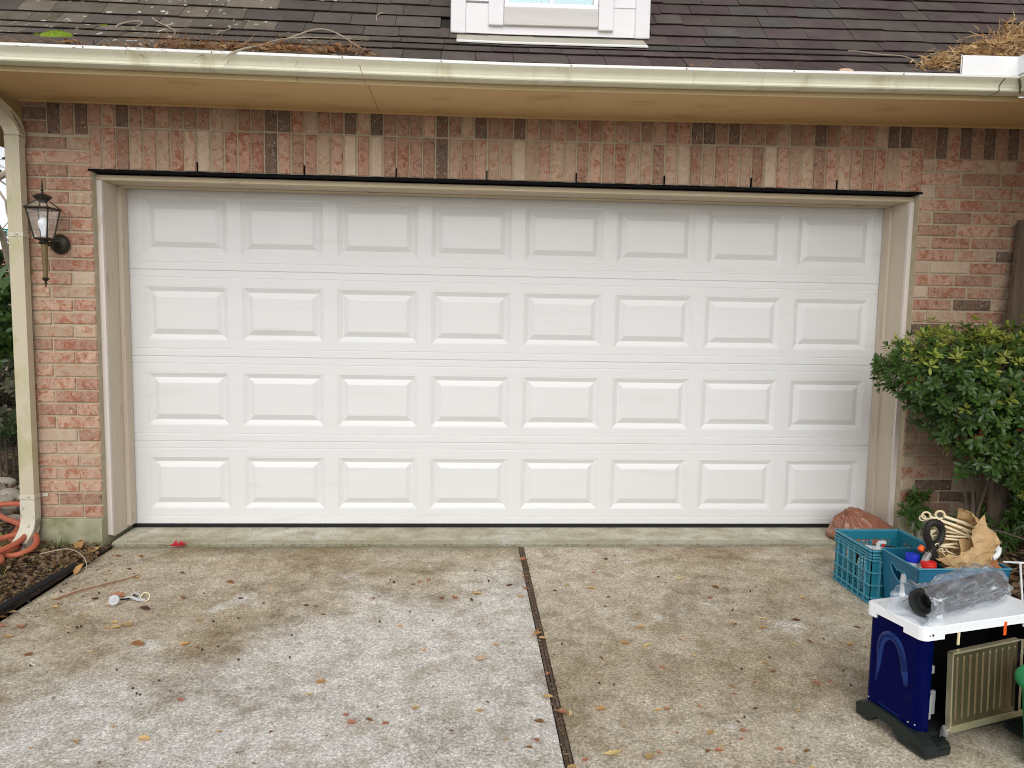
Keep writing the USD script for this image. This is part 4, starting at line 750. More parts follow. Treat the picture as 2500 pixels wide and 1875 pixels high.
tag(obj('leaf_litter', MB().add(*litter(2600, 4.93, 6.3, -2.6, -.36, -.02, 24, (.03, .08))).add(*litter(220, 4.86, 5.05, -1.5, -.4, -.02, 25)).t, 'litter', kind='stuff'), 'brown leaf litter under the clipped shrub', 'leaf litter')
q = np.random.default_rng(9)
for lab, (x, y), w, t, mt, tilt in (('big orange oak leaf standing against the foot of the door jamb', (-.115, -.46), .115, 'o', 'leaf_orange', .9), ('broad tan leaf lying beside the orange oak leaf', (-.005, -.50), .085, 'a', 'leaf_tan', .25), ('yellow leaf resting on the tip of the black pipe', (.06, -.80), .07, 'a', 'leaf_orange', .8)):
    tag(obj('fallen_leaf', xf(leaf_mesh(t, w, q), rotx(tilt) @ rotz(1.2), (x, y, -.02)), mt, smooth=60), lab, 'leaf')
for i, (x, y, n, h, lab) in enumerate([(-.25, -.44, 26, .11, 'dark grass tuft against the mossy footing'), (-.14, -.50, 14, .09, 'thin grass tuft left of the orange oak leaf'), (-.42, -.88, 60, .05, 'low grass below the lowest hose loop'), (-.50, -.46, 40, .07, 'grass tuft inside the hose loop'), (-.52, -1.15, 120, .05, 'yellowish grass patch above the black pipe'), (-.72, -.28, 80, .09, 'yellow green weeds at the left edge among the hose')]):
    tag(obj('grass_tuft', blades(n, x, y, -.04, .05 if n < 50 else .14, .04 if n < 50 else .09, h, .0032, 80 + i, .7), 'grass_blade' if i not in (4, 5) else 'leaf_new'), lab, 'grass')
tag(obj('weeds', MB().add(*blades(260, -.75, -.55, -.03, .75, .5, .07, .003, 91, .8)).add(*blades(200, -.6, -1.3, -.03, .5, .6, .045, .003, 92, .8)).t, 'leaf_new', kind='stuff'), 'thin yellowish weeds growing through the leaf litter left of the drive', 'weeds')
for i, (x, y, s) in enumerate([(-1.05, .42, .085), (-1.2, .60, .10), (-1.28, .85, .09), (-1.0, .60, .07), (-1.45, .95, .10), (-1.12, .75, .08), (-.92, .45, .06), (-1.38, .70, .08), (-1.55, 1.2, .10), (-1.3, 1.1, .07), (-.86, .18, .055), (-.98, .05, .06)]):
    ic = trimesh.creation.icosphere(2); v = ic.vertices * (1 + .25 * (meshkit.fbm(ic.vertices * 1.4 + i * 7, 2, i)[:, None] - .5)) * [s, s * .8, s * .5]
    tag(obj('river_stone', xf((v, ic.faces), rotz(i * 1.3), (x, y, -.02)), 'stone', smooth=True), 'rounded river stone on the ground behind the downspout', 'stone', 'river stones behind the downspout')
# ------------------------------------------------------------------ milk crate with bottles
CX0, CX1, CY0, CY1, CZ0, CZ1 = 4.155, 4.505, -1.285, -.925, GZ + .004, .236
crate = thing('milk_crate', 'teal plastic milk crate with lattice sides, standing beside the brown bag', 'crate')
def lattice(L, Hh):
    """one crate side in its own frame: u along, z up, wall 4 mm thick with ribs; returns (plate, ribs)"""
    pl, rb = MB(), MB(); q_ = lambda u0, u1, z0, z1, m=pl, d0=0, d1=.004: m.add(*hull_plain(u0, u1, d0, d1, z0, z1))
    q_(0, L, Hh - .052, Hh); q_(0, L, 0, .030); q_(0, .042, .03, Hh - .052); q_(L - .042, L, .03, Hh - .052)
    cols = np.linspace(.042, L - .042, 6); rows = np.linspace(.030, Hh - .052, 4)
    for i in range(5):
        for j in range(3):
            a, b, c, d = cols[i], cols[i + 1], rows[j], rows[j + 1]
            if i % 2 == 1 and j == 2: continue                                 # open hand slots
            for k in (1, 2): u = a + (b - a) * k / 3; q_(u - .0028, u + .0028, c, d)
            for k in (1, 2): z = c + (d - c) * k / 3; q_(a, b, z - .0028, z + .0028, pl, .0005, .0035)
    for u in cols: q_(u - .0035, u + .0035, 0.0, Hh - .03, rb, -.010, .0)
    for z in list(rows) + [.003, Hh - .022, Hh - .036]: q_(0, L, z - .003, z + .003, rb, -.0105, 0)
    q_(-.004, L + .004, Hh - .006, Hh, rb, -.013, .006)
    return pl.t, rb.t
def hull_plain(x0, x1, y0, y1, z0, z1):
    v = [(x, y, z) for x in (x0, x1) for y in (y0, y1) for z in (z0, z1)]
    return (np.array(v, float), np.array([(0, 1, 3), (0, 3, 2), (4, 6, 7), (4, 7, 5), (0, 4, 5), (0, 5, 1), (2, 3, 7), (2, 7, 6), (0, 2, 6), (0, 6, 4), (1, 5, 7), (1, 7, 3)]))
for ang, ox, oy, L in ((0, CX0, CY0, CX1 - CX0), (math.pi / 2, CX1, CY0, CY1 - CY0), (math.pi, CX1, CY1, CX1 - CX0), (-math.pi / 2, CX0, CY1, CY1 - CY0)):
    a, b = lattice(L, CZ1 - CZ0); w = obj('crate_side', xf(a, rotz(ang), (ox, oy, CZ0)), 'teal_plastic', crate); obj('ribs', xf(b, rotz(ang), (ox, oy, CZ0)), 'teal_edge', w)
fl = MB()
for k in range(9): t_ = CX0 + .01 + k * (CX1 - CX0 - .02) / 8; fl.add(*hull_plain(t_ - .005, t_ + .005, CY0, CY1, CZ0 + .004, CZ0 + .010))
for k in range(9): t_ = CY0 + .01 + k * (CY1 - CY0 - .02) / 8; fl.add(*hull_plain(CX0, CX1, t_ - .005, t_ + .005, CZ0 + .003, CZ0 + .009))
obj('crate_floor', fl.t, 'teal_plastic', crate)
def bottle(x, y, z, h, r, body, capm, label, neck=.4, cap_h=.028, cap_r=None, bodymat=None):
    b = thing('bottle', label, 'bottle'); cr = cap_r or r * neck * 1.25; hb = h - cap_h
    obj('body', lathe([(0, 0), (r * .95, 0), (r, .008), (r, hb * .68), (r * .92, hb * .78), (r * neck, hb * .95), (r * neck, hb), (0, hb)], 24, (x, y, z)), body, b, smooth=40)
    ring = [(0, hb), (cr, hb)] + [(cr, hb + cap_h * .9), (cr * .93, hb + cap_h), (0, hb + cap_h)]
    obj('cap', lathe(ring, 24, (x, y, z)), capm, b, smooth=35); return b
cz = CZ0 + .011
bottle(4.235, -1.10, cz, .225, .045, 'white_plastic', 'white_plastic', 'white bottle nearest the open front of the teal crate', .45, .03)
b2 = bottle(4.318, -1.055, cz, .205, .05, 'white_plastic', 'white_plastic', 'white bottle with a red pump in the middle of the teal crate', .5, .02)
obj('pump', MB().add(*lathe([(0, 0), (.010, 0), (.010, .028), (0, .03)], 12, (4.318, -1.055, cz + .20))).add(*hullbox(4.318, 4.36, -1.065, -1.045, cz + .222, cz + .238, .004)).t, 'white_plastic', b2)
obj('trigger', hullbox(4.338, 4.353, -1.062, -1.050, cz + .205, cz + .226, .003), 'red_plastic', b2)
bottle(4.40, -1.04, cz, .20, .04, 'base_black', 'base_black', 'black bottle in the back right of the teal crate', .6, .03)
bottle(4.335, -1.17, cz, .175, .052, 'green_plastic', 'green_plastic', 'green bottle at the front of the teal crate', .7, .03)
bottle(4.24, -1.21, cz, .15, .035, 'teal_edge', 'blue_plastic', 'light blue bottle behind the left lattice of the teal crate', .4, .02)
bottle(4.25, -1.0, cz, .16, .04, 'black_pipe', 'black_pipe', 'small black bottle at the back left of the teal crate', .6, .03)
bottle(4.43, -1.19, cz, .235, .033, 'cream_plastic', 'white_plastic', 'tall cream bottle with a white cap between crate and storage tub', .7, .032)

# ------------------------------------------------------------------ dark blue tub with its contents
BX0, BX1, BY0, BY1, BZ0, BZ1 = 4.192, 4.632, -1.605, -1.300, GZ + .004, .252
tub = thing('storage_tub', 'dark blue open storage tub with a cut hand hole in its left side', 'storage tub')
tp = .022
def panel(p0, p1, th, hole=None):
    """upright slightly leaning tub wall between plan points p0 and p1 (at the rim)"""
    from shapely.geometry import Polygon, Point
    p0, p1 = np.array(p0), np.array(p1); d = p1 - p0; L = np.linalg.norm(d); d /= L; n = np.array([-d[1], d[0]])
    poly = Polygon([(tp, 0), (L - tp, 0), (L, BZ1 - BZ0), (0, BZ1 - BZ0)])
    if hole is not None: poly = poly.difference(hole)
    m = trimesh.creation.extrude_polygon(poly, th, engine='earcut'); v = np.array(m.vertices)
    off = (1 - v[:, 1] / (BZ1 - BZ0)) * tp + v[:, 2]
    P_ = p0 + v[:, :1] * d + off[:, None] * n
    return (np.column_stack([P_, BZ0 + v[:, 1]]), np.array(m.faces))
from shapely.geometry import Polygon as SP
hl = SP([(.085, .235), (.10, .205), (.14, .182), (.185, .180), (.208, .198), (.208, .222), (.19, .232), (.175, .216), (.155, .230), (.135, .220), (.115, .236), (.095, .246)]).buffer(.004)
sides = [((BX0, BY1), (BX0, BY0), hl, 'left_side'), ((BX0, BY0), (BX1, BY0), None, ''), ((BX1, BY0), (BX1, BY1), None, ''), ((BX1, BY1), (BX0, BY1), None, '')]
for a, b, h_, _ in sides: obj('tub_side', panel(a, b, .004, h_), 'bin_plastic', tub)
rim = [(BX0, BY1, BZ1), (BX0, BY0, BZ1), (BX1, BY0, BZ1), (BX1, BY1, BZ1), (BX0, BY1, BZ1)]
obj('rim', MB().add(*hull_plain(BX0 - .004, BX0 + .003, BY0, BY1, BZ1 - .003, BZ1 + .0015)).add(*hull_plain(BX0 - .004, BX1 + .004, BY0 - .004, BY0 + .003, BZ1 - .003, BZ1 + .002)).add(*hull_plain(BX1 - .003, BX1 + .004, BY0, BY1, BZ1 - .003, BZ1 + .0015)).add(*hull_plain(BX0, BX1, BY1 - .003, BY1 + .004, BZ1 - .003, BZ1 + .001)).t, 'teal_edge', tub)
hr = [(BX0 - .001 + tp * (1 - z / (BZ1 - BZ0)), BY1 - u, BZ0 + z) for u, z in np.array(hl.exterior.coords)]
obj('handle_edge', tube(hr, .0022, 6, caps=False), 'teal_edge', tub)
obj('tub_floor', hull_plain(BX0 + tp, BX1 - tp, BY0 + tp, BY1 - tp, BZ0, BZ0 + .005), 'bin_plastic', tub)
bottle(4.242, -1.475, BZ0 + .006, .312, .044, 'white_plastic', 'blue_plastic', 'white bottle with a wide blue cap in the dark blue tub', .6, .034, .031)
jr = bottle(4.270, -1.555, BZ0 + .006, .302, .036, 'cream_plastic', 'red_plastic', 'jar with a ridged red lid at the front of the dark blue tub', .85, .032, .033)
obj('lid_ridges', MB().add(*lathe([(.0335, 0), (.0345, .003), (.0335, .006)], 24, (4.270, -1.555, BZ0 + .006 + .272))).add(*lathe([(.0335, .012), (.0345, .015), (.0335, .018)], 24, (4.270, -1.555, BZ0 + .006 + .272))).t, 'red_plastic', jr)
hose = thing('vacuum_hose', 'short black corrugated hose with a clear nozzle looping out of the dark blue tub', 'hose')
hs = spline([(4.285, -1.52, .285), (4.305, -1.515, .312), (4.335, -1.51, .34), (4.358, -1.505, .375), (4.357, -1.50, .412), (4.335, -1.50, .437), (4.305, -1.50, .436), (4.285, -1.50, .408), (4.288, -1.50, .372), (4.300, -1.50, .345)], 150)
hr_ = .0165 + .0022 * np.sign(np.sin(np.arange(150) * 1.25)); obj('corrugated_tube', tube(hs, hr_, 14), 'black_corrugated', hose, smooth=25)
obj('cuff', tube([(4.300, -1.507, .345), (4.318, -1.515, .285), (4.33, -1.52, .25)], [.019, .0205, .022], 14), 'rubber', hose, smooth=40)
obj('nozzle', tube([(4.292, -1.52, .298), (4.262, -1.535, .262), (4.226, -1.552, .215)], [.016, .0155, .0165], 14), 'clear_tube', hose, smooth=40)
obj('orange_ring', tube([(4.268, -1.487, .300), (4.285, -1.482, .318)], .014, 10), 'orange_plastic', hose)
# torn paper bag with cream plastic hooks
def paper_bag():
    q_ = np.random.default_rng(5); nu, nv = 64, 40; v = []
    A_ = np.array([4.40, -1.52, .215]); ax = np.array([-.40, .02, .30]); ax /= np.linalg.norm(ax)          # mouth points to the upper left
    for j in range(nv):
        t = j / (nv - 1); c = np.array([4.515, -1.515, .285]) + ax * (t * .20 - .06)
        for i in range(nu):
            a = 2 * math.pi * i / nu; r1 = .118 * (1 - .55 * max(0, .35 - t) / .35); side = np.array([.30, -.05, .42]); side = side / np.linalg.norm(side)
            dep = np.cross(ax, side); dep /= np.linalg.norm(dep)
            sq = 1 / max(abs(math.cos(a)), abs(math.sin(a))) ** .45; tear = .02 * math.sin(5 * a) + .025 * math.sin(2 * a + 1)
            v.append(c + side * math.cos(a) * r1 * 1.12 * sq + dep * math.sin(a) * r1 * .72 * sq + ax * tear * (t > .8))
    v = np.array(v); v += .024 * (np.stack([meshkit.fbm(v * 13 + k * 31, 3, k) for k in range(3)], -1) - .5) * 2 - .055 * (np.abs(np.stack([meshkit.fbm(v * 24 + k * 11 + 3, 2, k + 4) for k in range(3)], -1) - .5) - .1)
    f = [(j * nu + i, j * nu + (i + 1) % nu, (j + 1) * nu + (i + 1) % nu, (j + 1) * nu + i) for j in range(nv - 1) for i in range(nu)]
    mb = MB().add(v, f); k = len(v); mb.add(np.vstack([v[:nu], [v[:nu].mean(0)]]), [(i, (i + 1) % nu, nu) for i in range(nu)]); return mb.t
pb_ = thing('paper_bag', 'crumpled brown paper bag torn open, leaning in the dark blue tub', 'paper bag')
obj('bag_body', paper_bag(), 'kraft_paper', pb_, smooth=22)
def crumple(pts, seed, amp=.01, nu=14, nv=10):
    """a crumpled sheet over four corner points"""
    a, b, c, d = map(np.array, pts); v = []
    for j in range(nv):
        for i in range(nu): s, t = i / (nu - 1), j / (nv - 1); v.append(a * (1 - s) * (1 - t) + b * s * (1 - t) + c * s * t + d * (1 - s) * t)
    v = np.array(v); v += amp * (np.stack([meshkit.fbm(v * 22 + k * 17 + seed, 3, k + seed) for k in range(3)], -1) - .5) * 2
    f = [(j * nu + i, j * nu + i + 1, (j + 1) * nu + i + 1, (j + 1) * nu + i) for j in range(nv - 1) for i in range(nu - 1)]; return MB().add(v, f).t
obj('torn_flap', crumple([(4.50, -1.535, .43), (4.535, -1.53, .49), (4.575, -1.52, .40), (4.53, -1.53, .36)], 3, .012), 'kraft_paper', pb_, smooth=45)
obj('torn_flap', crumple([(4.40, -1.555, .245), (4.50, -1.56, .235), (4.53, -1.545, .36), (4.43, -1.545, .37)], 4, .018), 'kraft_paper', pb_, smooth=45)
obj('folded_edge', crumple([(4.33, -1.575, .215), (4.44, -1.58, .222), (4.44, -1.572, .258), (4.34, -1.568, .248)], 5, .008), 'kraft_paper', pb_, smooth=45)
q = np.random.default_rng(15)
rods = [((4.36, -1.44, .445), (4.53, -1.50, .385), .012), ((4.345, -1.43, .432), (4.50, -1.50, .372), .009), ((4.37, -1.46, .425), (4.52, -1.52, .36), .009), ((4.39, -1.45, .385), (4.50, -1.51, .375), .008), ((4.35, -1.46, .36), (4.47, -1.52, .375), .008), ((4.38, -1.48, .355), (4.50, -1.52, .352), .008), ((4.345, -1.50, .318), (4.44, -1.50, .338), .009), ((4.36, -1.52, .33), (4.45, -1.51, .318), .007),
        ((4.37, -1.42, .41), (4.39, -1.45, .37), .006), ((4.41, -1.50, .30), (4.47, -1.52, .262), .007), ((4.35, -1.515, .295), (4.36, -1.51, .255), .006), ((4.38, -1.515, .30), (4.40, -1.51, .25), .006), ((4.40, -1.44, .42), (4.40, -1.46, .385), .007), ((4.305, -1.492, .37), (4.315, -1.492, .40), .004), ((4.318, -1.49, .365), (4.33, -1.49, .405), .004), ((4.33, -1.49, .37), (4.337, -1.49, .40), .004), ((4.43, -1.44, .448), (4.56, -1.49, .40), .013)]
for i, (a, b, r) in enumerate(rods):
    r *= 1.25; a, b = np.array(a) + [-.022, 0, .004], np.array(b); d = (b - a) / np.linalg.norm(b - a); s = np.cross(d, [0, 1, .2]); s /= np.linalg.norm(s)
    mb = MB().add(*tube([a, a * .5 + b * .5 + s * r * .2, b], [r * .45, r * .5, r * .42], 7)).add(*tube([a + s * r * (1.2 * math.cos(w)) - d * r * 1.2 * (1 + math.sin(w)) for w in np.linspace(-1.57, 4.2, 12)], r * .32, 6))
    if i % 2: mb.add(*tube([b - d * r, b - d * r * 2 + s * r * 2, b - d * r * 4 + s * r * 2.2], r * .3, 6))
    tag(obj('plastic_hook', mb.t, 'cream_plastic', smooth=40), 'cream plastic hanger hook spilling from the torn paper bag', 'hook', 'cream plastic hooks from the paper bag')
wp = thing('white_fitting', 'white plastic pipe fitting sticking up behind the clear plastic bag', 'pipe fitting')
obj('pipe', tube([(4.525, -1.555, .225), (4.555, -1.545, .30), (4.575, -1.54, .335)], [.022, .021, .022], 14), 'white_plastic', wp, smooth=40)
obj('tee', MB().add(*tube([(4.515, -1.55, .345), (4.555, -1.545, .352), (4.60, -1.54, .335)], .020, 12)).add(*hullbox(4.52, 4.60, -1.56, -1.53, .34, .366, .008)).t, 'white_plastic', wp, smooth=40)
obj('hook_end', tube(spline([(4.61, -1.545, .335), (4.605, -1.55, .305), (4.575, -1.555, .285)], 8), [.012] * 8, 10), 'white_plastic', wp, smooth=40)
tag(obj('carton_scrap', crumple([(4.545, -1.575, .232), (4.628, -1.57, .238), (4.62, -1.50, .275), (4.55, -1.52, .285)], 8, .02), 'carton', smooth=45), 'rust brown carton scrap in the right end of the dark blue tub', 'carton')
# clear film tucked behind
# ------------------------------------------------------------------ navy appliance with white top
ux = np.array([.97, .2425, 0]); ux /= np.linalg.norm(ux); vx = np.array([-ux[1], ux[0], 0]); F0 = np.array([3.613, -2.539, 0.])
RM = np.column_stack([ux, vx, [0, 0, 1]])
loc = lambda m: xf(m, RM, F0)
apx = thing('shop_heater', 'navy metal appliance with a white top, black feet and an open front', 'appliance')
from shapely.geometry import box as sbox
def plan(u0, u1, v0, v1, r):
    return sbox(u0 + r, v0 + r, u1 - r, v1 - r).buffer(r, quad_segs=5)
def slabm(poly, z0, z1):
    m = trimesh.creation.extrude_polygon(poly, z1 - z0, engine='earcut'); return (np.array(m.vertices) + [0, 0, z0], np.array(m.faces))
TW, TD = .545, .245
top = MB().add(*slabm(plan(-.004, TW + .004, -.006, TD, .024), .3785, .384)).add(*slabm(plan(.0, TW, -.002, TD - .004, .022), .384, .387))
tp_ = obj('top', loc(top.t), 'appliance_white', apx, smooth=25)
# skirt under the top: deeper at the corners, notched between
out = plan(-.004, TW + .004, -.006, TD, .024); inn = plan(.004, TW - .004, .002, TD - .008, .018); ring = out.difference(inn)
sk = MB().add(*slabm(ring, .358, .3785))
low = ring.intersection(sbox(-.1, -.1, .085, .075).union(sbox(TW - .11, -.1, TW + .1, .075)).union(sbox(-.1, .195, .08, .4)).union(sbox(TW - .08, .19, TW + .1, .4)))
for gg in getattr(low, 'geoms', [low]): sk.add(*slabm(gg, .342, .358))
obj('skirt', loc(sk.t), 'appliance_white', apx, smooth=25)
for k, (a, b) in enumerate(((.030, .030), (TW - .045, .03), (.025, TD - .035), (TW - .04, TD - .035))):
    obj('screw_dimple', loc(lathe([(0, .0006), (.0035, .0006), (.0045, -.001)], 10, (a, b, .3872))), 'grey_bracket', apx)
for a, r in ((.035, .0045), (.022, .0022), (TW - .03, .0045)):
    obj('screw', loc(xf(lathe([(0, .0025), (r * .7, .002), (r, 0)], 10), rotx(math.pi / 2), (a, -.0062, .360))), 'black_pipe', apx)
# cabinet shell: left side with rounded front corner, back, right side
sh = plan(.004, TW - .004, .004, TD - .01, .028).difference(plan(.008, TW - .008, .008, TD - .014, .024)).difference(sbox(.052, -.1, TW - .075, .05))
for gg in getattr(sh, 'geoms', [sh]): obj('cabinet', loc(slabm(gg, .022, .360)), 'navy_enamel', apx, smooth=30)
# pressed arch on the left side
def side_relief(pts, r, flat=.35):
    P_ = spline([(0, v_, z_) for v_, z_ in pts], 40); t_ = tube(P_, r, 10); v_ = t_[0]; v_[:, 0] = .0045 - np.abs(v_[:, 0] - 0) * flat - .0003; return (v_, t_[1])
arch = side_relief([(.186, .12), (.180, .16), (.176, .20), (.175, .245), (.165, .280), (.142, .300), (.112, .298), (.090, .275), (.076, .24), (.066, .20), (.058, .16)], np.concatenate([np.linspace(.003, .012, 12), np.full(22, .015), np.linspace(.015, .008, 6)]))
obj('pressed_arch', loc(arch), 'navy_relief', apx, smooth=50)
obj('pressed_line', loc(side_relief([(.172, .046), (.12, .044), (.074, .043)], .0035)), 'navy_relief', apx, smooth=50)
for v_, z_ in ((.212, .045), (.04, .045), (.012, .05)): obj('screw', loc(xf(lathe([(0, .002), (.002, .0015), (.003, 0)], 8), roty(-math.pi / 2), (.0035, v_, z_))), 'steel_bright', apx)
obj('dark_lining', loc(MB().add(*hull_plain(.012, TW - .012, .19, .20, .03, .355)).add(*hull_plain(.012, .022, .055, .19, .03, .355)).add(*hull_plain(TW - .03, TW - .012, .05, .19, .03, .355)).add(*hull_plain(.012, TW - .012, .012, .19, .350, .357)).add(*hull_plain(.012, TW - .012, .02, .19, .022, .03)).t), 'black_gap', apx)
# front heat panel: pressed sheet with upright flutes, rim and side flange
PA, PB, PZ0, PZ1, PVv = .103, .392, .050, .308, -.028
def flutes():
    us = np.linspace(PA + .006, PB - .004, 150); zs_ = np.concatenate([np.linspace(PZ0 + .006, PZ0 + .045, 14), np.linspace(PZ0 + .05, PZ1 - .04, 6), np.linspace(PZ1 - .035, PZ1 - .006, 14)])
    U, Z = np.meshgrid(us, zs_); ph = (U - PA - .010) / .0275; w = np.abs((ph % 1) - .5) * 2; amp = np.clip((1 - w) * 8 - 5.8, 0, 1)
    e = np.clip((Z - PZ0 - .022) / .012, 0, 1) * np.clip((PZ1 - .014 - Z) / .012, 0, 1)
    V = PVv - .0032 * amp * (e * e * (3 - 2 * e)); n, m_ = len(us), len(zs_); i = np.arange(n * m_).reshape(m_, n); qd = np.stack([i[:-1, :-1], i[:-1, 1:], i[1:, 1:], i[1:, :-1]], -1).reshape(-1, 4)
    Z2 = Z + (U - .1) * -.0
    return MB().add(np.stack([U, V, Z2], -1).reshape(-1, 3), qd).t
TILT = rotx(.0)
_rp = roty(-math.radians(2.6)); _pc = np.array([.24, 0, .17]); tl_ = lambda m: loc(xf(xf(m, None, -_pc), _rp, _pc))
fp = obj('heat_panel', tl_(flutes()), 'panel_metal', apx, smooth=40)
obj('panel_rim', tl_(MB().add(*hullbox(PA, PA + .006, PVv - .003, PVv + .02, PZ0 - .018, PZ1, .002)).add(*hullbox(PA, PB + .004, PVv - .003, PVv + .02, PZ1 - .006, PZ1, .002)).add(*hullbox(PA, PB + .030, PVv - .004, PVv + .02, PZ0 - .018, PZ0 + .006, .002)).t), 'panel_rim', fp)
obj('panel_flange', tl_(hullbox(PB + .003, PB + .028, PVv + .004, PVv + .012, PZ0 + .004, PZ1 - .006, .002)), 'panel_rim', fp)
obj('panel_edge', tl_(hull_plain(PB - .004, PB + .004, PVv - .0045, PVv + .012, PZ0 + .006, PZ1 - .002)), 'black_gap', fp)
for z_ in (.265, .195, .125, .07): obj('screw', loc(xf(lathe([(0, .003), (.003, .0025), (.0042, 0)], 10), rotx(math.pi / 2), (PB + .017, PVv + .0035, z_))), 'steel_bright', fp)
for u0, u1, z0, z1, v0 in ((.062, .094, .205, .232, .03), (.060, .080, .052, .135, .02), (.094, .112, .058, .14, .035)): obj('inner_bracket', loc(hullbox(u0, u1, v0, v0 + .012, z0, z1, .002)), 'grey_bracket', apx)
obj('panel_foot', loc(xf(lathe([(0, -.014), (.012, -.014), (.0135, -.01), (.0135, .01), (.012, .014), (0, .014)], 14), rotx(.3), (.098, -.02, .032))), 'steel_bright', apx, smooth=35)
obj('foot_post', loc(tube([(.103, -.015, .03), (.103, -.012, -.002)], .008, 10)), 'base_black', apx)
obj('orange_tag', loc(hullbox(.340, .352, -.008, -.004, .325, .372, .001)), 'orange_plastic', apx)
obj('inner_strut', loc(hullbox(.150, .158, .0, .006, .31, .36, .001)), 'cream_plastic', apx)
# black base: side rails with a bridge, foot pads
from shapely.geometry import Polygon as SPg
prof = SPg([(-.050, -.030), (.060, -.030), (.074, -.012), (.090, .002), (.160, .002), (.180, -.012), (.192, -.030), (.248, -.030), (.252, .004), (.242, .014), (.222, .020), (.200, .034), (.165, .034), (.08, .034), (.060, .030), (.0, .026), (-.044, .006), (-.052, -.004)]).buffer(.004).buffer(-.002)
for u0 in (-.010, TW - .035):
    m = trimesh.creation.extrude_polygon(prof, .045, engine='earcut'); v = np.array(m.vertices); obj('base_rail', loc((np.column_stack([v[:, 2] + u0, v[:, 0], v[:, 1] + .0]), np.array(m.faces))), 'base_black', apx)
pad = plan(-.012, .105, -.052, .03, .022); pad2 = plan(TW - .13, TW + .012, -.056, .03, .022)
for pp in (pad, pad2):
    fpd = obj('foot_pad', loc(MB().add(*slabm(pp, -.030, -.008)).add(*slabm(pp.buffer(-.004), -.008, .002)).t), 'base_black', apx)
    obj('seam_line', loc(slabm(pp.buffer(.0008), -.0155, -.0135)), 'rubber', fpd)
    c0 = np.array(pp.centroid.coords[0])
    for a in (-.018, .012, .03): obj('bolt_hole', loc(lathe([(0, .0006), (.004, .0006)], 10, (c0[0] + a, c0[1] - .012, .0022))), 'black_gap', fpd)
obj('base_tray', loc(hull_plain(.02, TW - .03, .0, TD - .02, .006, .022)), 'base_black', apx)

# ------------------------------------------------------------------ black pipe in a clear bag lying on the appliance
PM, PE = np.array([3.655, -2.452, .4365]), np.array([4.035, -2.285, .4365]); pd = (PE - PM); PL = np.linalg.norm(pd); pd /= PL; ps = np.array([pd[1], -pd[0], 0.])
pr = .047; TOPZ = .3872
PM[2] = PE[2] = TOPZ + pr + .0015
bp = thing('exhaust_pipe', 'black pipe wrapped in a clear plastic bag on the white appliance top', 'pipe')
def ptube(rs, ss, n=28):
    v = []; ang = np.arange(n) * 2 * np.pi / n
    for r, s in zip(rs, ss): v += [PM + pd * s + r * (math.cos(a) * ps + math.sin(a) * np.array([0, 0, 1])) for a in ang]
    f = [(i * n + j, i * n + (j + 1) % n, (i + 1) * n + (j + 1) % n, (i + 1) * n + j) for i in range(len(rs) - 1) for j in range(n)]; return MB().add(v, f).t
obj('pipe_wall', ptube([.034, .045, .047, .047, .046], [0.0, -.001, .003, PL, PL + .002]), 'black_pipe', bp, smooth=40)
obj('bore', ptube([.034, .034, .024, .022, .0], [0, .03, .032, .06, .06]), 'pipe_bore', bp, smooth=40)
obj('end_cap', ptube([.046, .0], [PL + .002, PL + .003]), 'black_pipe', bp)
def bag():
    n, m_ = 110, 90; v = []; q_ = np.random.default_rng(2)
    for j in range(m_):
        t = j / (m_ - 1); s = -.055 + t * (PL + .10)
        for i in range(n):
            a = 2 * math.pi * i / n; ca, sa = math.cos(a), math.sin(a)
            base = .0515 + .020 * np.exp(-((t - .42) / .2) ** 2) * max(0, sa) + .030 * np.exp(-((t - .72) / .18) ** 2) * (sa + .6) * .7 + .016 * max(0, .13 - t) / .13 * (1 + sa)
            base *= 1 - .75 * max(0, t - .90) / .10
            w = meshkit.fbm(np.array([[a * 1.1 + 3 * t + 5, t * 9 - a * .8, 3.3]]), 4, 6)[0] - .5; fold = .010 * math.sin(7 * a + 15 * t) * max(0, abs(ca)) ** 2 + .006 * math.sin(13 * a - 22 * t)
            r = base + .034 * w + .5 * fold + (.012 if sa < -.2 else 0) * abs(ca)
            p = PM + pd * (s + .016 * math.sin(3 * a + 2 * t) * (t < .14)) + r * (ca * ps * 1.04 + sa * np.array([0, 0, 1])); v.append((p[0], p[1], max(p[2], TOPZ + .0012 + .0015 * (w + .5))))
    f = [(j * n + i, j * n + (i + 1) % n, (j + 1) * n + (i + 1) % n, (j + 1) * n + i) for j in range(m_ - 1) for i in range(n)]; return MB().add(v, f).t
cb = thing('plastic_bag', 'wrinkled clear plastic bag around the black pipe', 'plastic bag')
obj('bag_film', bag(), 'clear_bag', cb, smooth=True)
obj('loose_flap', crumple([(3.592, -2.385, .390), (3.60, -2.40, .435), (3.665, -2.385, .470), (3.67, -2.33, .392)], 12, .022, 26, 18), 'clear_bag', cb, smooth=True)
obj('loose_flap', crumple([(3.70, -2.515, .389), (3.66, -2.505, .40), (3.655, -2.495, .48), (3.69, -2.50, .47)], 13, .016, 22, 18), 'clear_bag', cb, smooth=True)

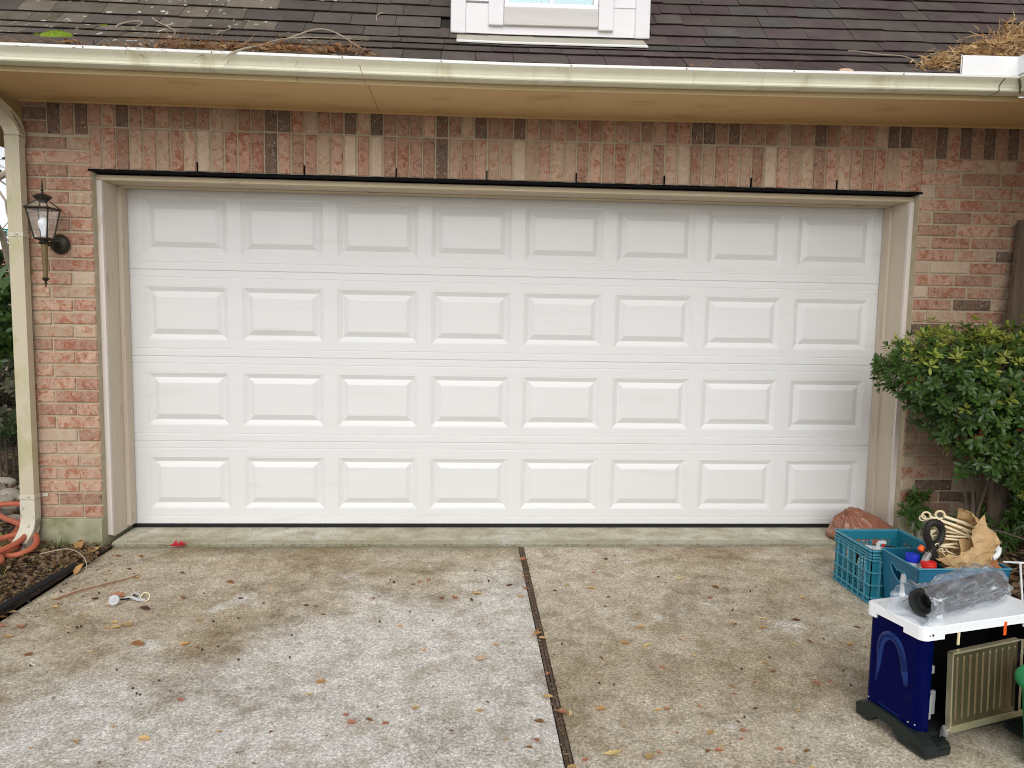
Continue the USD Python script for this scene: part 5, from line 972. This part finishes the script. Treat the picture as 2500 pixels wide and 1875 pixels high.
# ------------------------------------------------------------------ brown plastic bag against the door
def brown_bag():
    ic = trimesh.creation.icosphere(6); v = np.array(ic.vertices); c = np.array([4.69, -.25, -.026])
    up = np.clip(v[:, 2], -.25, 1); prof = np.interp(v[:, 0], [-1, -.85, -.35, 0, .4, 1], [.80, .95, 1.0, .84, .56, .26])
    p = np.column_stack([c[0] + v[:, 0] * .215 + .06 * (v[:, 0] > 0) * v[:, 0], c[1] + v[:, 1] * .155, c[2] + .012 + np.maximum(up, 0) ** .72 * .185 * prof])
    k = c + [-.13, -.06, .19]; d = p - k; rr = np.linalg.norm(d, axis=1); ang = np.arctan2(d[:, 2] * .8 + d[:, 1] * .6, d[:, 0])          # folds gather towards the tied corner
    fold = np.abs(np.mod(ang * 2.3 + 1.2 * meshkit.fbm(p * 6, 2, 3), 1) - .5) * np.exp(-rr / .12)
    w = meshkit.fbm(p * [8, 8, 6], 3, 2) - .5; r1 = np.abs(meshkit.fbm(np.column_stack([p[:, 0] * 15 + p[:, 2] * 12, p[:, 1] * 12 - p[:, 2] * 6, p[:, 2] * 9 - p[:, 0] * 5]), 2, 9) - .5); r2 = np.abs(meshkit.fbm(np.column_stack([p[:, 0] * 26 - p[:, 2] * 20, p[:, 1] * 16, p[:, 0] * 14 + p[:, 2] * 12]) + 8, 2, 19) - .5)
    p += v * (.06 * w - .06 * r1 - .012 * r2 + .045 * fold + .012)[:, None]; p += (np.exp(-(rr / .045) ** 2) * .03)[:, None] * np.array([-.3, -.2, .9])
    p[:, 2] = np.maximum(p[:, 2], -.0275); return (p, np.array(ic.faces))
tag(obj('garbage_bag', brown_bag(), 'brown_plastic', smooth=True), 'wrinkled brown plastic bag slumped against the right bottom corner of the door', 'plastic bag')

# ------------------------------------------------------------------ odds at the right picture edge
ws = thing('wire_stand', 'thin white wire stand at the right picture edge behind the appliance', 'wire stand')
obj('upright', tube([(4.605, -1.75, GZ + .01), (4.585, -1.75, .133), (4.557, -1.75, .329)], .0042, 8), 'white_plastic', ws)
obj('top_bar', tube([(4.520, -1.70, .318), (4.557, -1.75, .331), (4.66, -1.755, .322)], .0042, 8), 'white_plastic', ws)
obj('rear_leg', tube([(4.66, -1.755, .322), (4.70, -1.755, GZ + .01)], .0042, 8), 'white_plastic', ws)
gb = thing('green_bucket', 'bright green plastic bucket cut off by the right picture edge', 'bucket')
gbc = (4.040, -2.655, GZ + .003)
obj('pail', lathe([(0, 0), (.105, 0), (.112, .01), (.138, .272), (.136, .272), (.109, .012), (0, .005)], 36, gbc), 'green_plastic', gb, smooth=35)
obj('rim_roll', xf(tube([(.140 * math.cos(a), .140 * math.sin(a), .275) for a in np.linspace(0, 6.2832, 48)], .017, 12, caps=False), None, gbc), 'green_plastic', gb, smooth=50)
plk = thing('leaning_plank', 'weathered grey wooden post leaning behind the clipped shrub', 'wooden post')
a, b = np.array([5.29, -.62, -.04]), np.array([5.53, -.375, 2.0]); d = (b - a) / np.linalg.norm(b - a); s_ = np.array([1, 0, 0]) - d * d[0]; s_ /= np.linalg.norm(s_); n_ = np.cross(d, s_)
m = hullbox(-.055, .055, -.02, .02, 0, np.linalg.norm(b - a), .004); obj('post', (m[0] @ np.array([s_, n_, d]) + a, m[1]), 'old_wood', plk)
m = hullbox(.058, .078, -.012, .012, .02, np.linalg.norm(b - a) * .96, .003); obj('batten', (m[0] @ np.array([s_, n_, d]) + a, m[1]), 'old_wood', plk)
m = hullbox(5.50, 5.56, -.90, -.85, -.05, .42, .005); tag(obj('short_stake', m, 'old_wood'), 'short grey stake low under the shrub at the right', 'stake')

# ------------------------------------------------------------------ shrubs
def rosette(mb, p, up, n, L, w, q, droop=.25):
    up = up / np.linalg.norm(up); a = np.cross(up, [.3, .5, .8]); a /= np.linalg.norm(a); b = np.cross(up, a); ph = q.uniform(0, 6.28)
    for k in range(n):
        t = ph + k * 2.4; el = q.uniform(.05, .9) if k > 1 else q.uniform(.9, 1.4); d = (math.cos(t) * a + math.sin(t) * b) * math.cos(el) + up * math.sin(el); d[2] -= droop * q.random()
        d /= np.linalg.norm(d); l = L * q.uniform(.65, 1.15); s = np.cross(d, up + .001); s /= np.linalg.norm(s) + 1e-9; nn = np.cross(s, d); ww = w * q.uniform(.8, 1.2)
        o = p + d * .004; v = [o, o + d * l * .45 + s * ww - nn * l * .02, o + d * l * .8 + s * ww * .75 - nn * l * .07, o + d * l - nn * l * .13, o + d * l * .8 - s * ww * .75 - nn * l * .07, o + d * l * .45 - s * ww - nn * l * .02, o + d * l * .45 - nn * ww * .45, o + d * l * .8 - nn * (ww * .35 + l * .06)]
        mb.add(v, [(0, 1, 6), (1, 2, 7), (1, 7, 6), (2, 3, 7), (3, 4, 7), (4, 5, 6), (4, 6, 7), (5, 0, 6)])
LOBES = [  # centre, radii: the masses of the clipped shrub
    ((4.74, -.78, 1.12), (.27, .30, .22)), ((4.97, -.76, 1.10), (.32, .34, .26)), ((5.28, -.74, 1.12), (.36, .34, .25)), ((5.60, -.72, 1.10), (.34, .34, .26)),
    ((4.94, -.80, .88), (.24, .28, .20)), ((5.18, -.85, .78), (.24, .28, .17)), ((5.45, -.85, .72), (.22, .26, .20)), ((5.02, -.85, .66), (.16, .2, .12)), ((5.30, -.90, .56), (.15, .18, .13)), ((5.62, -.86, .58), (.22, .24, .22)), ((5.50, -.95, .36), (.12, .14, .10)), ((5.72, -1.05, .62), (.22, .30, .42)), ((5.40, -.80, .92), (.26, .30, .22)), ((5.48, -.72, .30), (.14, .16, .16))]  # low lobes at far right, out of view, added to block light
q = np.random.default_rng(41); old, new, red = MB(), MB(), MB(); tips = []
for (c, r) in LOBES:
    c, r = np.array(c), np.array(r); n = int(330 * (r[0] * r[1] + r[1] * r[2] + r[0] * r[2]) / .25)
    for _ in range(n):
        d = q.normal(0, 1, 3); d /= np.linalg.norm(d); k = q.uniform(.66, 1.06) * (1 + .22 * (meshkit.fbm(np.array([c * 3 + d * 2.2]), 3, 5)[0] - .5) * 2); p = c + d * r * k
        if p[2] > 1.325: p[2] = 1.325 + q.uniform(-.05, .03)
        if p[1] > -.40: continue
        up = d * .7 + np.array([0, -.25, .55]); tips.append(p)
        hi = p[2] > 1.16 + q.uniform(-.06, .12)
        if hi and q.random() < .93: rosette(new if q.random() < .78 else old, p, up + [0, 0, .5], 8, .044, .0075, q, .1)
        elif q.random() < .012: rosette(red, p, up, 5, .035, .008, q)
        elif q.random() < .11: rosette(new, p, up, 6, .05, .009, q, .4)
        else: k2 = q.uniform(.7, 1.25); rosette(old, p, up, int(q.integers(6, 11)), .050 * k2, .0092 * k2, q, .5)
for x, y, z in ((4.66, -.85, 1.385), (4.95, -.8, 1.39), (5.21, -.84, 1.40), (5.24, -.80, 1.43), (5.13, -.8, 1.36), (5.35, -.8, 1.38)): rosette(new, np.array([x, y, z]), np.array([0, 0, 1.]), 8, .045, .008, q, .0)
for x, y, z in ((4.49, -.86, 1.13), (4.48, -.84, 1.18), (4.50, -.80, 1.10), (4.49, -.88, 1.22), (4.92, -.84, .56), (4.96, -.80, .52), (4.88, -.86, .53), (4.66, -.86, .96), (4.68, -.80, .92), (4.67, -.9, .94)): rosette(old, np.array([x, y, z]), np.array([-.6, -.3, .5]), 9, .062, .011, q, .3)
sh = thing('clipped_shrub', 'clipped evergreen shrub with yellow green top leaves beside the right brick wall', 'shrub')
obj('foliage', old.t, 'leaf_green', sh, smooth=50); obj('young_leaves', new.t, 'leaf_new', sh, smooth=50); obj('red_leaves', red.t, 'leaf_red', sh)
br = MB()
for i in range(0, len(tips), 15):
    p = tips[i]
    if p[2] < .75: continue
    p = tips[i]; b0 = np.array([5.06 + .25 * (p[0] - 5.06), -.72 + .2 * (p[1] + .72), min(p[2] - .12, .95)]); br.add(*tube([b0, (b0 + p) * .5 + [0, 0, .03], p], [.006, .004, .002], 4, False))
for path, r in (([(5.09, -.70, -.04), (5.085, -.70, .30), (5.04, -.72, .64), (5.0, -.75, .95)], .013), ([(5.08, -.68, -.04), (5.06, -.68, .3), (4.97, -.70, .62), (4.80, -.76, .98)], .010), ([(5.12, -.70, -.04), (5.15, -.70, .4), (5.28, -.72, .75), (5.35, -.75, 1.0)], .011), ([(5.55, -.70, -.04), (5.56, -.7, .4), (5.6, -.72, .9)], .012)):
    obj('trunk', tube(spline(path, 14), np.linspace(r, r * .6, 14), 9), 'bark', sh, smooth=40)
obj('branches', br.t, 'bark', sh)
def small_plant(name, label, cat, c, r, n, L, w, mt, seed, stem=True, upb=.6):
    q = np.random.default_rng(seed); mb, sb = MB(), MB(); c, r = np.array(c), np.array(r)
    for _ in range(n):
        d = q.normal(0, 1, 3); d /= np.linalg.norm(d); p = c + d * r * q.uniform(.5, 1.05) * (.8 + .4 * q.random()); rosette(mb, p, d * .6 + [0, -.1, upb], 7, L, w, q, .4)
        if q.random() < .3: b0 = np.array([c[0], c[1], c[2] - r[2] * .9]); sb.add(*tube([b0, (b0 + p) * .5, p], [.006, .004, .002], 4, False))
    t = thing(name, label, cat); obj('crown', mb.t, mt, t, smooth=50)
    sb.add(*tube([(c[0], c[1], -.06), (c[0], c[1], c[2])], [.012, .007], 6)); obj('trunk', sb.t, 'bark', t); return t
small_plant('low_plant', 'small dark leaved plant at the foot of the right brick wall beside the jamb', 'plant', (4.93, -.42, .20), (.07, .06, .17), 26, .06, .010, 'leaf_green', 51)
small_plant('low_plant', 'dim fern like plant under the shrub near the leaning post', 'plant', (5.25, -.62, .14), (.22, .14, .13), 48, .07, .008, 'leaf_green', 52)
small_plant('low_plant', 'dark green plant at the right picture edge under the shrub', 'plant', (5.75, -.75, .30), (.16, .14, .22), 40, .07, .012, 'leaf_green', 53)
small_plant('low_plant', 'small leafy weed behind the dark blue tub near the wire stand', 'plant', (5.02, -1.55, .05), (.08, .06, .06), 14, .05, .010, 'grass_blade', 54)
stick('bare_twig', [(5.05, -.75, .12), (5.25, -.8, .17), (5.40, -.85, .14), (5.55, -.9, .30), (5.7, -.92, .38)], .006, 'bark', 'bare crooked twig on the ground under the shrub', 'twig')

# ------------------------------------------------------------------ side yard seen past the left corner
small_plant('garden_shrub', 'glossy green shrub behind the downspout at mid height', 'shrub', (-1.62, 1.3, 1.22), (.34, .34, .26), 170, .075, .02, 'leaf_green', 61)
small_plant('garden_shrub', 'shrub with pale dry leaves behind the lower downspout', 'shrub', (-1.75, 1.6, .80), (.45, .4, .30), 190, .06, .016, 'leaf_pale', 62)
small_plant('garden_shrub', 'dark twiggy shrub behind the foot of the downspout', 'shrub', (-1.75, 1.7, .42), (.5, .45, .26), 150, .06, .014, 'leaf_far', 63)
pm = thing('palm_plant', 'broad leaved palm behind the downspout below the street sign', 'palm'); fr_ = MB(); q = np.random.default_rng(3)
for k in range(9):
    a = -1.9 + k * .33; base = np.array([-2.6, 2.7, 1.0]); tip = base + np.array([math.sin(a) * .8, .1 * math.cos(k), .95 - .5 * abs(a) / 2]); mid = (base + tip) / 2 + [0, 0, .25]; P_ = spline([base, mid, tip], 10)
    for i in range(9):
        w0, w1 = .05 * math.sin(math.pi * (i / 9) + .1), .05 * math.sin(math.pi * ((i + 1) / 9) + .1); s_ = np.array([.3, -.9, .3]); s2 = np.cross(P_[i + 1] - P_[i], s_); s2 /= np.linalg.norm(s2)
        fr_.add([P_[i] - s2 * w0, P_[i] + s2 * w0, P_[i + 1] + s2 * w1, P_[i + 1] - s2 * w1], [(0, 1, 2, 3)])
obj('fronds', fr_.t, 'leaf_green', pm); obj('trunk', tube([(-2.6, 2.7, -.1), (-2.6, 2.7, 1.05)], [.09, .07], 10), 'bark', pm)
def bare_tree(x, y, h, seed, label, leaves=0, lm='leaf_pale'):
    q = np.random.default_rng(seed); mb = MB(); lf = MB(); ends = []
    def grow(p, d, l, r, k):
        pts = [p]
        for _ in range(4): d = d + q.normal(0, .16, 3); d /= np.linalg.norm(d); pts.append(pts[-1] + d * l / 4)
        mb.add(*tube(pts, np.linspace(r, r * .65, 5), 5 if k > 1 else 8, False))
        if k == 4: ends.append(pts[-1]); return
        for _ in range(3 if k else 5): nd = d * .75 + q.normal(0, .55, 3); grow(pts[q.integers(2, 5)], nd / np.linalg.norm(nd), l * .68, r * .55, k + 1)
    t = thing('bare_tree', label, 'tree'); obj('trunk', tube([(x, y, -.15), (x + .05, y, h * .3)], [h * .022, h * .018], 10), 'bark', t)
    grow(np.array([x + .05, y, h * .3]), np.array([0, 0, 1.]), h * .34, h * .016, 0); obj('crown', mb.t, 'twig_pale', t)
    for e in ends:
        for _ in range(leaves): rosette(lf, e + q.normal(0, h * .03, 3), q.normal(0, 1, 3) + [0, 0, .5], 4, h * .012, h * .004, q)
    if leaves: obj('leaves', lf.t, lm, t)
bare_tree(-4.6, 6.0, 5.6, 71, 'bare grey tree past the left corner of the garage', 1)
bare_tree(-7.5, 10.5, 7.5, 72, 'taller bare tree behind the street sign', 2, 'leaf_far')
small_plant('hedge_bush', 'grey green bush far behind the left corner', 'bush', (-5.6, 8.0, 1.0), (1.1, .9, 1.0), 420, .16, .035, 'leaf_far', 64)
small_plant('hedge_bush', 'dense bush under the taller bare tree', 'bush', (-9.0, 13.5, 1.4), (2.2, 1.2, 1.5), 520, .26, .06, 'leaf_far', 65)
sg = thing('street_sign', 'green street name sign on a post far behind the left corner', 'street sign')
yaw = .55; Rz = rotz(yaw); C0 = np.array([-10.36, 16.0, 3.36])
m = xf(hullbox(-.62, .26, -.008, .008, -.105, .105, .004), Rz, C0); bl = obj('blade', m, 'sign_green', sg)
tx = meshkit.text_mesh('RCH', .115, .004, bold=True); tv = np.array(tx.vertices); tv = np.column_stack([tv[:, 0] - .12, -tv[:, 2] - .0085, tv[:, 1] - .055]); obj('lettering', xf((tv, np.array(tx.faces)[:, ::-1]), Rz, C0), 'sign_white', bl)
obj('post', xf(tube([(-.25, 0, -3.5), (-.25, 0, -.1)], .025, 8), Rz, C0), 'iron_grey', sg)
hs_ = thing('far_house', 'house with a red tile roof far behind the left corner', 'house')
obj('wall', box(-15.2, -9.2, 19, 25, -.14, 2.1), 'fascia_paint', hs_)
obj('roof', MB().add([(-15.6, 18.6, 2.1), (-8.8, 18.6, 2.1), (-8.8, 25.4, 2.1), (-15.6, 25.4, 2.1), (-13.2, 22, 3.6), (-11.2, 22, 3.6)], [(0, 1, 5, 4), (2, 3, 4, 5)]).add([(-8.8, 18.6, 2.1), (-8.8, 25.4, 2.1), (-11.2, 22, 3.6), (-15.6, 25.4, 2.1), (-15.6, 18.6, 2.1), (-13.2, 22, 3.6)], [(0, 1, 2), (3, 4, 5)]).t, 'roof_tile_red', hs_)
obj('window', box(-11.6, -10.4, 18.97, 18.995, .8, 1.7), 'dark_room', hs_)
